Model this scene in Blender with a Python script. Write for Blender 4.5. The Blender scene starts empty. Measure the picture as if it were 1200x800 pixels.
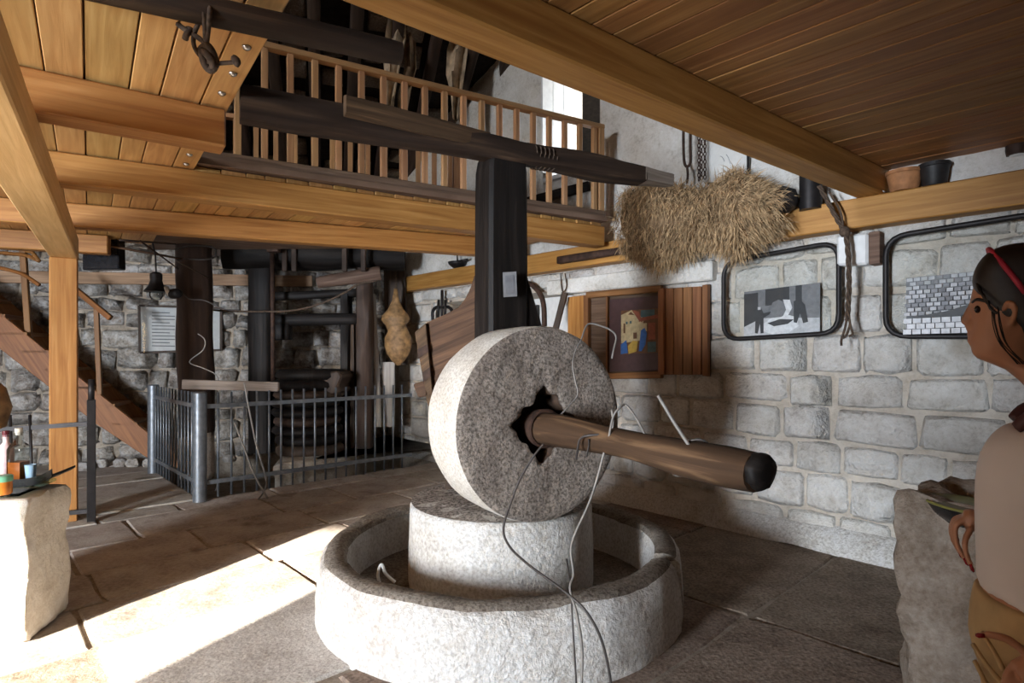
import bpy, math, random
from mathutils import Vector, Matrix, noise
random.seed(7)
scene = bpy.context.scene
C = scene.collection

# ---------------------------------------------------------------- camera
FPX, CX, HY, CAMZ = 680.0, 600.0, 415.0, 1.4
cd = bpy.data.cameras.new('camera'); cam = bpy.data.objects.new('camera', cd); C.objects.link(cam)
cam.location = (0, 0, CAMZ); cam.rotation_euler = (math.pi/2, 0, 0)
cd.sensor_width = 36.0; cd.lens = 36.0*FPX/1200.0; cd.shift_y = 15.0/1200.0
cd.clip_start = 0.05; cd.clip_end = 200
scene.camera = cam
# ---------------------------------------------------------------- world, sun, daylight in the openings, exposure
world = bpy.data.worlds.new('sky'); scene.world = world; world.use_nodes = True
wn = world.node_tree.nodes; wl = world.node_tree.links
wbg = wn['Background']
sky = wn.new('ShaderNodeTexSky'); sky.sky_type = 'NISHITA'; sky.sun_disc = False
sky.sun_elevation = math.radians(16); sky.sun_rotation = math.radians(204); sky.dust_density = 2.0
wl.new(sky.outputs[0], wbg.inputs[0]); wbg.inputs[1].default_value = 0.9
def sun_lamp():
    l = bpy.data.lights.new('sun', 'SUN'); l.energy = 46.0; l.color = (1.0, 0.90, 0.76); l.angle = math.radians(0.6)
    o = bpy.data.objects.new('sun', l); C.objects.link(o)
    d = Vector((0.407*0.963, 0.914*0.963, -0.27))
    o.rotation_euler = d.to_track_quat('-Z', 'Y').to_euler(); o.location = (-8, -12, 6)
sun_lamp()
def area(name, loc, direction, sx, sy, watts, col):
    l = bpy.data.lights.new(name, 'AREA'); l.shape = 'RECTANGLE'; l.size = sx; l.size_y = sy
    l.energy = watts; l.color = col
    o = bpy.data.objects.new(name, l); C.objects.link(o); o.location = loc
    o.rotation_euler = Vector(direction).to_track_quat('-Z', 'Z').to_euler()
    return o
area('door_daylight', (-4.75, -2.9, 1.25), (0.5, 1, 0), 0.7, 2.3, 1060, (0.78, 0.88, 1.0))
area('window_daylight', (1.32, 6.9, 3.75), (-0.733, -0.68, -0.15), 0.7, 1.1, 90, (0.9, 0.95, 1.0))
area('upper_window_daylight', (-6.5, -2.9, 3.9), (1.0, 0.75, -0.05), 0.9, 1.2, 420, (0.84, 0.91, 1.0))
vs = scene.view_settings
vs.view_transform = 'Standard'; vs.look = 'None'; vs.gamma = 1.0; vs.use_curve_mapping = False
vs.exposure = 0.0
scene.cycles.use_denoising = True
scene.cycles.max_bounces = 8; scene.cycles.diffuse_bounces = 5; scene.cycles.glossy_bounces = 3
scene.cycles.transmission_bounces = 4; scene.cycles.transparent_max_bounces = 8
scene.cycles.caustics_reflective = False; scene.cycles.caustics_refractive = False
scene.cycles.sample_clamp_indirect = 6.0

# ---------------------------------------------------------------- geometry of the place
WD = Vector((-0.68, 0.733, 0)).normalized()          # along the right wall, away from the camera
E2 = Vector((0.733, 0.68, 0)).normalized()           # into the right wall
W0 = Vector((2.57, 3.88, 0))
UW = W0.dot(E2)                                      # distance of the right wall along E2
B0 = Vector((-5.03, 7.6, 0)); BD = Vector((0.95, 0.31, 0)).normalized()
BN = Vector((BD.y, -BD.x, 0))                        # back wall normal, into the room
UP = Vector((0, 0, 1))
def ray(px, py): return Vector(((px-CX)/FPX, 1.0, -(py-HY)/FPX))
CAM = Vector((0, 0, CAMZ))
def P(px, py, d): return CAM + ray(px, py)*d
def PZ(px, py, z):
    r = ray(px, py); return CAM + r*((z-CAMZ)/r.z)
def PPL(px, py, p0, n):
    r = ray(px, py); return CAM + r*((p0-CAM).dot(n)/r.dot(n))
def PW(px, py, off=0.0): return PPL(px, py, W0-E2*off, E2)
def PB(px, py, off=0.0): return PPL(px, py, B0+BN*off, BN)
def UV(u, v, z=0.0): return E2*u + WD*v + UP*z
def WS(px): return (PW(px, 415)-W0).dot(WD)          # distance along the right wall
def BS(px): return (PB(px, 415)-B0).dot(BD)
CORNER_S = WS(468)
SB_CORNER = (W0+WD*CORNER_S-B0).dot(BD)

# ---------------------------------------------------------------- materials
MATS = {}
def nodes_of(name):
    m = bpy.data.materials.new(name); m.use_nodes = True
    nt = m.node_tree; b = nt.nodes['Principled BSDF']; MATS[name] = m
    return m, nt, nt.nodes, nt.links, b
def ramp(nd, stops):
    r = nd.new('ShaderNodeValToRGB'); e = r.color_ramp.elements
    while len(e) < len(stops): e.new(0.5)
    for k, (p, c) in enumerate(stops): e[k].position = p; e[k].color = (c[0], c[1], c[2], 1)
    return r
def jitter(nd, lk, col_out, amount, hue=0.0):
    oi = nd.new('ShaderNodeObjectInfo'); hs = nd.new('ShaderNodeHueSaturation')
    mr = nd.new('ShaderNodeMapRange'); mr.inputs[3].default_value = 1-amount; mr.inputs[4].default_value = 1+amount
    lk.new(oi.outputs['Random'], mr.inputs[0]); lk.new(mr.outputs[0], hs.inputs['Value'])
    if hue:
        mh = nd.new('ShaderNodeMapRange'); mh.inputs[3].default_value = 0.5-hue; mh.inputs[4].default_value = 0.5+hue
        ml = nd.new('ShaderNodeMath'); ml.operation = 'FRACT'
        mm = nd.new('ShaderNodeMath'); mm.operation = 'MULTIPLY'; mm.inputs[1].default_value = 7.31
        lk.new(oi.outputs['Random'], mm.inputs[0]); lk.new(mm.outputs[0], ml.inputs[0])
        lk.new(ml.outputs[0], mh.inputs[0]); lk.new(mh.outputs[0], hs.inputs['Hue'])
    lk.new(col_out, hs.inputs['Color']); return hs.outputs[0]
def wood(name, c1, c2, c3=None, rough=0.55, var=0.12, grain=(1.2, 22.0), bump=0.15, spec=0.35):
    m, nt, nd, lk, b = nodes_of(name)
    uv = nd.new('ShaderNodeUVMap'); oi = nd.new('ShaderNodeObjectInfo')
    ad = nd.new('ShaderNodeVectorMath'); ad.operation = 'ADD'
    sc = nd.new('ShaderNodeVectorMath'); sc.operation = 'SCALE'; sc.inputs[0].default_value = (13.7, 5.3, 9.1)
    lk.new(oi.outputs['Random'], sc.inputs['Scale']); lk.new(uv.outputs[0], ad.inputs[0]); lk.new(sc.outputs[0], ad.inputs[1])
    mp = nd.new('ShaderNodeMapping'); mp.inputs['Scale'].default_value = (grain[0], grain[1], 1)
    lk.new(ad.outputs[0], mp.inputs[0])
    n1 = nd.new('ShaderNodeTexNoise'); n1.inputs['Scale'].default_value = 1.6; n1.inputs['Detail'].default_value = 6; n1.inputs['Distortion'].default_value = 0.6
    lk.new(mp.outputs[0], n1.inputs[0])
    r = ramp(nd, [(0.28, c1), (0.55, c2), (0.75, c3 or c2)])
    lk.new(n1.outputs[0], r.inputs[0])
    n2 = nd.new('ShaderNodeTexNoise'); n2.inputs['Scale'].default_value = 1.1; n2.inputs['Detail'].default_value = 2
    lk.new(ad.outputs[0], n2.inputs[0])
    mx = nd.new('ShaderNodeMix'); mx.data_type = 'RGBA'; mx.blend_type = 'MULTIPLY'; mx.inputs[0].default_value = 0.35
    r2 = ramp(nd, [(0.35, (0.62, 0.58, 0.52)), (0.65, (1.05, 1.0, 1.0))])
    lk.new(n2.outputs[0], r2.inputs[0]); lk.new(r.outputs[0], mx.inputs[6]); lk.new(r2.outputs[0], mx.inputs[7])
    lk.new(jitter(nd, lk, mx.outputs[2], var, 0.008), b.inputs['Base Color'])
    b.inputs['Roughness'].default_value = rough; b.inputs['Specular IOR Level'].default_value = spec
    bp = nd.new('ShaderNodeBump'); bp.inputs['Strength'].default_value = bump; bp.inputs['Distance'].default_value = 0.01
    lk.new(n1.outputs[0], bp.inputs['Height']); lk.new(bp.outputs[0], b.inputs['Normal'])
    return m
def stone(name, stops, scale=6.0, fine=38.0, rough=0.9, bump=0.5, dist=0.02, var=0.1, speck=None, speckscale=110.0, hue=0.01, stain=None):
    m, nt, nd, lk, b = nodes_of(name)
    g = nd.new('ShaderNodeNewGeometry')
    n1 = nd.new('ShaderNodeTexNoise'); n1.inputs['Scale'].default_value = scale; n1.inputs['Detail'].default_value = 8; n1.inputs['Roughness'].default_value = 0.62
    n2 = nd.new('ShaderNodeTexNoise'); n2.inputs['Scale'].default_value = fine; n2.inputs['Detail'].default_value = 5; n2.inputs['Roughness'].default_value = 0.7
    lk.new(g.outputs['Position'], n1.inputs[0]); lk.new(g.outputs['Position'], n2.inputs[0])
    nm = nd.new('ShaderNodeMath'); nm.operation = 'MULTIPLY_ADD'; nm.inputs[1].default_value = 0.42
    nm2 = nd.new('ShaderNodeMath'); nm2.operation = 'MULTIPLY'; nm2.inputs[1].default_value = 0.58
    lk.new(n1.outputs[0], nm2.inputs[0]); lk.new(n2.outputs[0], nm.inputs[0]); lk.new(nm2.outputs[0], nm.inputs[2])
    r = ramp(nd, [(.5+(p_-.5)*.62, c_) for p_, c_ in stops]); lk.new(nm.outputs[0], r.inputs[0]); col = r.outputs[0]
    if speck:
        vo = nd.new('ShaderNodeTexNoise'); vo.inputs['Scale'].default_value = speckscale; vo.inputs['Detail'].default_value = 3
        lk.new(g.outputs['Position'], vo.inputs[0])
        r3 = ramp(nd, [(0.38, speck[0]), (0.52, (1, 1, 1)), (0.66, speck[1])]); lk.new(vo.outputs[0], r3.inputs[0])
        mx = nd.new('ShaderNodeMix'); mx.data_type = 'RGBA'; mx.blend_type = 'MULTIPLY'; mx.inputs[0].default_value = 1
        lk.new(col, mx.inputs[6]); lk.new(r3.outputs[0], mx.inputs[7]); col = mx.outputs[2]
    if stain:
        ns = nd.new('ShaderNodeTexNoise'); ns.inputs['Scale'].default_value = stain[1]; ns.inputs['Detail'].default_value = 4
        lk.new(g.outputs['Position'], ns.inputs[0])
        rs = ramp(nd, [(stain[2], (0, 0, 0)), (stain[2]+0.14, (1, 1, 1))]); lk.new(ns.outputs[0], rs.inputs[0])
        mx = nd.new('ShaderNodeMix'); mx.data_type = 'RGBA'; mx.inputs[7].default_value = (*stain[0], 1)
        lk.new(rs.outputs[0], mx.inputs[0]); lk.new(col, mx.inputs[6]); col = mx.outputs[2]
    lk.new(jitter(nd, lk, col, var, hue), b.inputs['Base Color'])
    b.inputs['Roughness'].default_value = rough; b.inputs['Specular IOR Level'].default_value = 0.25
    ma = nd.new('ShaderNodeMath'); ma.operation = 'MULTIPLY_ADD'; ma.inputs[1].default_value = 0.45
    lk.new(n2.outputs[0], ma.inputs[0]); lk.new(n1.outputs[0], ma.inputs[2]); ma.inputs[1].default_value = 0.6
    bp = nd.new('ShaderNodeBump'); bp.inputs['Strength'].default_value = bump; bp.inputs['Distance'].default_value = dist
    lk.new(ma.outputs[0], bp.inputs['Height']); lk.new(bp.outputs[0], b.inputs['Normal'])
    return m
def plain(name, col, rough=0.6, metal=0.0, noise_amt=0.15, scale=18.0, spec=0.4, var=0.0):
    m, nt, nd, lk, b = nodes_of(name)
    tc = nd.new('ShaderNodeTexCoord'); n = nd.new('ShaderNodeTexNoise'); n.inputs['Scale'].default_value = scale; n.inputs['Detail'].default_value = 5
    lk.new(tc.outputs['Object'], n.inputs[0])
    lo = tuple(c*(1-noise_amt*1.6) for c in col); hi = tuple(min(1, c*(1+noise_amt*1.2)) for c in col)
    r = ramp(nd, [(0.32, lo), (0.68, hi)]); lk.new(n.outputs[0], r.inputs[0])
    lk.new(jitter(nd, lk, r.outputs[0], var) if var else r.outputs[0], b.inputs['Base Color'])
    b.inputs['Roughness'].default_value = rough; b.inputs['Metallic'].default_value = metal; b.inputs['Specular IOR Level'].default_value = spec
    return m
def glass(name, tint, gloss=0.1):
    m, nt, nd, lk, b = nodes_of(name)
    nd.remove(b); out = nd['Material Output']
    t = nd.new('ShaderNodeBsdfTransparent'); t.inputs[0].default_value = (*tint, 1)
    g = nd.new('ShaderNodeBsdfGlossy'); g.inputs['Roughness'].default_value = 0.03
    fr = nd.new('ShaderNodeFresnel'); fr.inputs[0].default_value = 1.22
    ad = nd.new('ShaderNodeMath'); ad.operation = 'ADD'; ad.inputs[1].default_value = gloss*0.02; lk.new(fr.outputs[0], ad.inputs[0])
    mx = nd.new('ShaderNodeMixShader'); lk.new(ad.outputs[0], mx.inputs[0]); lk.new(t.outputs[0], mx.inputs[1]); lk.new(g.outputs[0], mx.inputs[2])
    lk.new(mx.outputs[0], out.inputs[0]); return m

wood('wood_gold', (0.31, 0.125, 0.03), (0.43, 0.20, 0.054), (0.52, 0.265, 0.085))
wood('wood_ceiling_shaded', (0.21, 0.085, 0.024), (0.31, 0.14, 0.042), (0.40, 0.20, 0.07), var=0.2)  # darker copy of the ceiling wood, carries the right ceiling's shade in its colour
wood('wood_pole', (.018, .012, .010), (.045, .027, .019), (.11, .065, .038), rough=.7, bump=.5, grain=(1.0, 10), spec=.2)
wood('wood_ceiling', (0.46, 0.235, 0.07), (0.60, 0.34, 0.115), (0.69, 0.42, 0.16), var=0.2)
wood('wood_pale', (0.50, 0.27, 0.10), (0.62, 0.36, 0.15), (0.70, 0.44, 0.2), var=0.2)
wood('wood_baluster', (0.36, 0.19, 0.09), (0.48, 0.27, 0.13), (0.55, 0.33, 0.17), var=0.15)
wood('wood_stair', (0.17, 0.065, 0.013), (0.24, 0.10, 0.022), (0.30, 0.135, 0.034))
wood('wood_shutter', (0.18, 0.075, 0.028), (0.27, 0.12, 0.045), (0.36, 0.18, 0.075), var=0.2)
wood('wood_old', (0.10, 0.06, 0.04), (0.18, 0.115, 0.08), (0.27, 0.19, 0.14), rough=0.8, bump=0.5, var=0.2)
wood('wood_scoop', (0.05, 0.027, 0.014), (0.10, 0.055, 0.03), (0.19, 0.105, 0.055), rough=0.75, bump=0.4)
wood('wood_axle', (0.022, 0.013, 0.009), (0.07, 0.038, 0.022), (0.27, 0.155, 0.085), rough=0.75, bump=0.6, grain=(0.9, 9), spec=.15)
wood('wood_grey', (0.16, 0.13, 0.10), (0.26, 0.21, 0.17), (0.36, 0.30, 0.25), rough=0.85, bump=0.5)
wood('wood_black', (0.006, 0.005, 0.0045), (0.013, 0.010, 0.009), (0.028, 0.022, 0.019), rough=0.6, bump=0.5, grain=(1.0, 14), spec=.2)
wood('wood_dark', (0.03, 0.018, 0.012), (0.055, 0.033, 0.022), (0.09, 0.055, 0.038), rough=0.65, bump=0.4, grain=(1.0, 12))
wood('wood_wall_timber', (0.20, 0.125, 0.07), (0.31, 0.2, 0.115), (0.40, 0.27, 0.16), rough=0.75)
wood('wood_birch', (0.30, 0.28, 0.26), (0.42, 0.40, 0.38), (0.5, 0.48, 0.46), rough=0.8)
stone('stone_right', [(0.25, (0.44, 0.40, 0.355)), (0.45, (0.66, 0.625, 0.575)), (0.7, (0.79, 0.77, 0.735))], scale=6, fine=32, bump=1.0, dist=0.045, var=0.09, stain=((0.38, 0.31, 0.235), 1.7, 0.64))
stone('mortar_right', [(0.3, (0.38, 0.325, 0.265)), (0.6, (0.54, 0.485, 0.42))], scale=7, var=0)
stone('plaster_upper', [(0.25, (0.42, 0.38, 0.33)), (0.45, (0.66, 0.63, 0.58)), (0.7, (0.78, 0.76, 0.73))], scale=4, bump=0.7, dist=0.03, var=0, stain=((0.52, 0.40, 0.27), 2.0, 0.66))
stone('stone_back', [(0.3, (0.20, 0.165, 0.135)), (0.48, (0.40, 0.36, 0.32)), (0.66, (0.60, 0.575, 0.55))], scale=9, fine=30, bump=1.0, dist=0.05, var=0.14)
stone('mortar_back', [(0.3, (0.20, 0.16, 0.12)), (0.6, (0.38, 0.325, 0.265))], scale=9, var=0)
stone('flagstone', [(0.28, (0.25, 0.21, 0.175)), (0.5, (0.40, 0.355, 0.31)), (0.74, (0.52, 0.475, 0.425))], scale=3.5, bump=0.35, dist=0.02, var=0.13, hue=0.012, stain=((0.16, 0.12, 0.09), 3.0, 0.62))
stone('floor_joint', [(0.3, (0.17, 0.13, 0.095)), (0.6, (0.33, 0.28, 0.23))], scale=8, var=0)
stone('floor_brown', [(0.28, (0.14, 0.10, 0.075)), (0.5, (0.24, 0.185, 0.145)), (0.74, (0.33, 0.27, 0.22))], scale=4, bump=0.6, var=0.05, speck=((0.66, 0.64, 0.62), (1.15, 1.14, 1.12)), speckscale=60)
stone('concrete_floor', [(0.28, (0.44, 0.41, 0.38)), (0.5, (0.60, 0.575, 0.545)), (0.74, (0.70, 0.68, 0.65))], scale=4, bump=0.35, var=0.05, speck=((0.72, 0.70, 0.68), (1.12, 1.12, 1.1)))
stone('granite_face_shaded', [(0.25, (0.21, 0.175, 0.145)), (0.5, (0.30, 0.26, 0.22)), (0.75, (0.38, 0.335, 0.285))], scale=7, fine=90, bump=0.9, dist=0.015, var=0, speck=((0.5, 0.48, 0.46), (1.25, 1.22, 1.2)), speckscale=75)  # millstone granite darkened on the face, its shade is part of this colour
stone('granite_rim', [(0.25, (0.48, 0.43, 0.36)), (0.5, (0.62, 0.58, 0.52)), (0.75, (0.70, 0.67, 0.62))], scale=7, fine=100, bump=0.7, dist=0.015, var=0, speck=((0.78, 0.75, 0.72), (1.1, 1.1, 1.1)), speckscale=80)
stone('granite_top', [(0.25, (0.30, 0.27, 0.24)), (0.5, (0.42, 0.39, 0.36)), (0.75, (0.5, 0.47, 0.44))], scale=8, fine=110, bump=1.0, dist=0.015, var=0, speck=((0.35, 0.34, 0.33), (1.4, 1.38, 1.35)), speckscale=55)
stone('cement', [(0.25, (0.47, 0.425, 0.375)), (0.45, (0.65, 0.625, 0.59)), (0.72, (0.74, 0.73, 0.715))], scale=4, fine=36, bump=1.0, dist=0.035, var=0, speck=((0.80, 0.78, 0.76), (1.05, 1.05, 1.05)), speckscale=60, stain=((0.36, 0.31, 0.25), 3.1, 0.66))
stone('cement_dark', [(0.25, (0.12, 0.098, 0.078)), (0.5, (0.215, 0.185, 0.155)), (0.75, (0.33, 0.295, 0.255))], scale=7, fine=60, bump=0.7, dist=0.02, var=0, speck=((0.6, 0.57, 0.54), (1.15, 1.15, 1.12)), speckscale=70)
stone('trough_stone', [(0.25, (0.19, 0.14, 0.095)), (0.5, (0.36, 0.295, 0.23)), (0.75, (0.52, 0.455, 0.38))], scale=5, bump=0.9, dist=0.04, var=0)
stone('pedestal_stone', [(0.25, (0.46, 0.40, 0.32)), (0.5, (0.60, 0.55, 0.47)), (0.75, (0.68, 0.64, 0.58))], scale=8, bump=0.6, dist=0.02, var=0)
stone('pit_stone', [(0.25, (0.26, 0.215, 0.17)), (0.5, (0.44, 0.39, 0.33)), (0.75, (0.58, 0.53, 0.47))], scale=5, bump=0.6, dist=0.03, var=0.05)
stone('court_ground', [(0.3, (0.38, 0.32, 0.25)), (0.7, (0.5, 0.44, 0.36))], scale=1.5, var=0)
plain('steel_blue', (0.17, 0.185, 0.205), rough=0.42, metal=0.6)
plain('iron_black', (0.025, 0.022, 0.022), rough=0.5, metal=0.5)
plain('iron_rust', (0.06, 0.032, 0.022), rough=0.7, metal=0.3, noise_amt=0.3)
plain('wire_grey', (0.22, 0.20, 0.18), rough=0.6, metal=0.2)
plain('wire_dark', (0.07, 0.06, 0.055), rough=0.5, metal=0.4)
plain('bolt_steel', (0.6, 0.58, 0.55), rough=0.3, metal=1.0)
plain('rope', (0.085, 0.056, 0.038), rough=0.95, noise_amt=0.3, scale=60)
plain('hay', (0.50, 0.34, 0.185), rough=0.85, noise_amt=0.35, scale=25)
plain('hay_core', (0.22, 0.14, 0.075), rough=0.95, noise_amt=0.3, scale=25)
plain('leather', (0.27, 0.15, 0.06), rough=0.6, noise_amt=0.35, scale=14)
plain('pelt', (0.46, 0.34, 0.22), rough=0.8, noise_amt=0.3, scale=9)
plain('leather_black', (0.02, 0.018, 0.018), rough=0.55, noise_amt=0.3)
plain('paper', (0.70, 0.69, 0.66), rough=0.7, noise_amt=0.04)
plain('paper_grey', (0.46, 0.46, 0.46), rough=0.6, noise_amt=0.05)
plain('card_grey', (0.14, 0.14, 0.145), rough=0.6)
plain('ink', (0.12, 0.12, 0.13), rough=0.7)
plain('ink_faint', (0.42, 0.42, 0.43), rough=0.7, noise_amt=0.05)
plain('clay', (0.42, 0.19, 0.08), rough=0.75, noise_amt=0.2)
plain('black_gloss', (0.012, 0.012, 0.014), rough=0.25)
plain('white_paint', (0.72, 0.72, 0.71), rough=0.55, noise_amt=0.04)
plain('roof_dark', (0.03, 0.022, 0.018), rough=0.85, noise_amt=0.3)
plain('roof_slate', (0.34, 0.29, 0.24), rough=0.9, noise_amt=0.25, var=0.25)
glass('pane', (0.985, 0.99, 0.985)); glass('glass_green', (0.72, 0.88, 0.82), 0.3); glass('glass_clear', (0.84, 0.87, 0.86), 3.0)

# ---------------------------------------------------------------- mesh helpers
ORIG = {}                                            # world origin of every object built here
class MB:
    def __init__(s): s.v = []; s.f = []; s.uv = []; s.mi = []; s.mats = []
    def face(s, idx, uvs=None, mi=0):
        s.f.append(tuple(idx)); s.uv.append(uvs or [(0, 0)]*len(idx)); s.mi.append(mi)
    def prism(s, p0, p1, side, up, segs=None, mi=0):
        """box from p0 to p1 with half vectors side and up"""
        b = len(s.v); L = (p1-p0).length; a = 2*side.length; h = 2*up.length
        for p in (p0, p1):
            for (i, j) in ((-1, -1), (1, -1), (1, 1), (-1, 1)): s.v.append(p+side*i+up*j)
        o = random.random()*5
        for k, wd in enumerate((a, h, a, h)):
            n = (k+1) % 4
            s.face((b+k, b+n, b+4+n, b+4+k), [(0, o+k*.37), (0, o+k*.37+wd), (L, o+k*.37+wd), (L, o+k*.37)], mi)
        s.face((b+3, b+2, b+1, b), [(0, o), (0, o+a), (h*.3, o+a), (h*.3, o)], mi)
        s.face((b+4, b+5, b+6, b+7), [(0, o), (0, o+a), (h*.3, o+a), (h*.3, o)], mi)
        return s
    def box(s, lo, hi, mi=0):
        lo = Vector(lo); hi = Vector(hi); c = (lo+hi)/2; h = (hi-lo)/2
        ax = max(range(3), key=lambda i: h[i]); e = [Vector((1, 0, 0)), Vector((0, 1, 0)), Vector((0, 0, 1))]
        a, b2 = [(1, 2), (2, 0), (0, 1)][ax]
        return s.prism(c-e[ax]*h[ax], c+e[ax]*h[ax], e[a]*h[a], e[b2]*h[b2], mi=mi)
    def rings(s, rings, close=True, cap=True, mi=0, vscale=None):
        """rings: list of equal-length point lists (counter-clockwise seen from the end)"""
        b = len(s.v); n = len(rings[0]); L = 0; o = random.random()*5
        cum = [0]
        for k in range(1, len(rings)):
            L += ((sum(rings[k], Vector())-sum(rings[k-1], Vector()))/n).length; cum.append(L)
        per = [0]
        for i in range(n): per.append(per[-1]+(rings[0][(i+1) % n]-rings[0][i]).length)
        for r in rings: s.v.extend(r)
        m = n if close else n-1
        for k in range(len(rings)-1):
            for i in range(m):
                j = (i+1) % n
                s.face((b+k*n+i, b+k*n+j, b+(k+1)*n+j, b+(k+1)*n+i),
                       [(cum[k], o+per[i]), (cum[k], o+per[i+1]), (cum[k+1], o+per[i+1]), (cum[k+1], o+per[i])], mi)
        if cap and close:
            s.face([b+i for i in range(n)][::-1], [(p.x*.3, p.z*.3) for p in rings[0]][::-1], mi)
            e = b+(len(rings)-1)*n
            s.face([e+i for i in range(n)], [(p.x*.3, p.z*.3) for p in rings[-1]], mi)
        return s
    def tube(s, pts, r, n=8, cap=True, mi=0):
        pts = [Vector(p) for p in pts]; rs = r if isinstance(r, (list, tuple)) else [r]*len(pts)
        t0 = (pts[1]-pts[0]).normalized(); ref = UP if abs(t0.z) < 0.9 else Vector((1, 0, 0))
        a = t0.cross(ref).normalized(); out = []
        for k, p in enumerate(pts):
            t = (pts[min(k+1, len(pts)-1)]-pts[max(k-1, 0)]).normalized()
            a = (a-t*a.dot(t)).normalized(); b2 = t.cross(a)
            out.append([p+(a*math.cos(2*math.pi*i/n)+b2*math.sin(2*math.pi*i/n))*rs[k] for i in range(n)])
        return s.rings(out, True, cap, mi)
    def lathe(s, prof, c=Vector((0, 0, 0)), n=24, axis=UP, cap=True, mi=0, fn=None):
        axis = axis.normalized(); ref = Vector((1, 0, 0)) if abs(axis.x) < 0.9 else Vector((0, 1, 0))
        a = axis.cross(ref).normalized(); b2 = axis.cross(a)
        rr = []
        for (r, z) in prof:
            ring = []
            for i in range(n):
                th = 2*math.pi*i/n; k = fn(th, r, z) if fn else 1.0
                ring.append(Vector(c)+axis*z+(a*math.cos(th)+b2*math.sin(th))*max(r, 1e-4)*k)
            rr.append(ring)
        return s.rings(rr, True, cap, mi)
    def poly(s, pts, thick, mi=0):
        """flat polygon (list of points) extruded by the vector thick"""
        b = len(s.v); n = len(pts); s.v.extend([Vector(p) for p in pts]); s.v.extend([Vector(p)+thick for p in pts])
        ex = (Vector(pts[1])-Vector(pts[0])).normalized(); nz = thick.normalized(); ey = nz.cross(ex)
        u = [((Vector(p)-Vector(pts[0])).dot(ex), (Vector(p)-Vector(pts[0])).dot(ey)) for p in pts]
        s.face(list(range(b, b+n))[::-1], u[::-1], mi); s.face(range(b+n, b+2*n), u, mi)
        for i in range(n):
            j = (i+1) % n; s.face((b+i, b+j, b+n+j, b+n+i), [u[i], u[j], u[j], u[i]], mi)
        return s
    def grid(s, fn, nu, nv, mi=0, scale=(1, 1)):
        b = len(s.v)
        for j in range(nv+1):
            for i in range(nu+1): s.v.append(Vector(fn(i/nu, j/nv)))
        for j in range(nv):
            for i in range(nu):
                k = b+j*(nu+1)+i
                s.face((k, k+1, k+nu+2, k+nu+1), [(i/nu*scale[0], j/nv*scale[1]), ((i+1)/nu*scale[0], j/nv*scale[1]), ((i+1)/nu*scale[0], (j+1)/nv*scale[1]), (i/nu*scale[0], (j+1)/nv*scale[1])], mi)
        return s
    def build(s, name, mat, parent=None, smooth=False, bevel=0.0, origin=None, fixn=True, angle=None):
        vs_ = [Vector(v) for v in s.v]
        if origin is None:
            xs = [v.x for v in vs_]; ys = [v.y for v in vs_]; zs = [v.z for v in vs_]
            origin = Vector(((min(xs)+max(xs))/2, (min(ys)+max(ys))/2, min(zs)))
        me = bpy.data.meshes.new(name)
        me.from_pydata([v-origin for v in vs_], [], s.f)
        ul = me.uv_layers.new(name='UVMap'); k = 0
        flat = [c for uvs in s.uv for q in uvs for c in q]
        ul.data.foreach_set('uv', flat)
        mats = mat if isinstance(mat, (list, tuple)) else [mat]
        for mm in mats: me.materials.append(MATS[mm])
        if len(mats) > 1: me.polygons.foreach_set('material_index', s.mi)
        if fixn:
            import bmesh
            bm = bmesh.new(); bm.from_mesh(me); bmesh.ops.recalc_face_normals(bm, faces=bm.faces); bm.to_mesh(me); bm.free()
        if smooth: me.polygons.foreach_set('use_smooth', [True]*len(me.polygons))
        if smooth and angle: me.set_sharp_from_angle(angle=math.radians(angle))
        me.update()
        o = bpy.data.objects.new(name, me); C.objects.link(o)
        ORIG[o.name] = origin.copy()
        if parent:
            o.parent = parent; o.location = origin-ORIG[parent.name]
        else: o.location = origin
        if bevel:
            bv = o.modifiers.new('edge', 'BEVEL'); bv.width = bevel; bv.segments = 1; bv.limit_method = 'ANGLE'
        return o
def put(name, me, loc, parent=None, rotz=0.0, scale=(1, 1, 1)):
    o = bpy.data.objects.new(name, me); C.objects.link(o); ORIG[o.name] = Vector(loc)
    o.parent = parent; o.location = Vector(loc)-(ORIG[parent.name] if parent else Vector())
    o.rotation_euler = (0, 0, rotz); o.scale = scale
    return o
def tag(o, label, cat, group=None, kind=None):
    o['label'] = label; o['category'] = cat
    if group: o['group'] = group
    if kind: o['kind'] = kind
    return o
def struct(o, label=None):
    o['kind'] = 'structure'
    if label: o['label'] = label
    return o
def thing(name, loc, label, cat, group=None):
    o = bpy.data.objects.new(name, None); C.objects.link(o); o.location = loc; ORIG[o.name] = Vector(loc)
    o.empty_display_size = 0.1
    return tag(o, label, cat, group)
def frame_of(p0, p1, up=UP):
    d = (p1-p0).normalized(); s = d.cross(up).normalized(); return d, s, s.cross(d)
def beam_mb(p0, p1, w, h, up=UP, mb=None):
    """straight squared timber; p0/p1 are on its centre line"""
    d, s, u = frame_of(p0, p1, up); mb = mb or MB(); return mb.prism(p0, p1, s*(w/2), u*(h/2))
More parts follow.
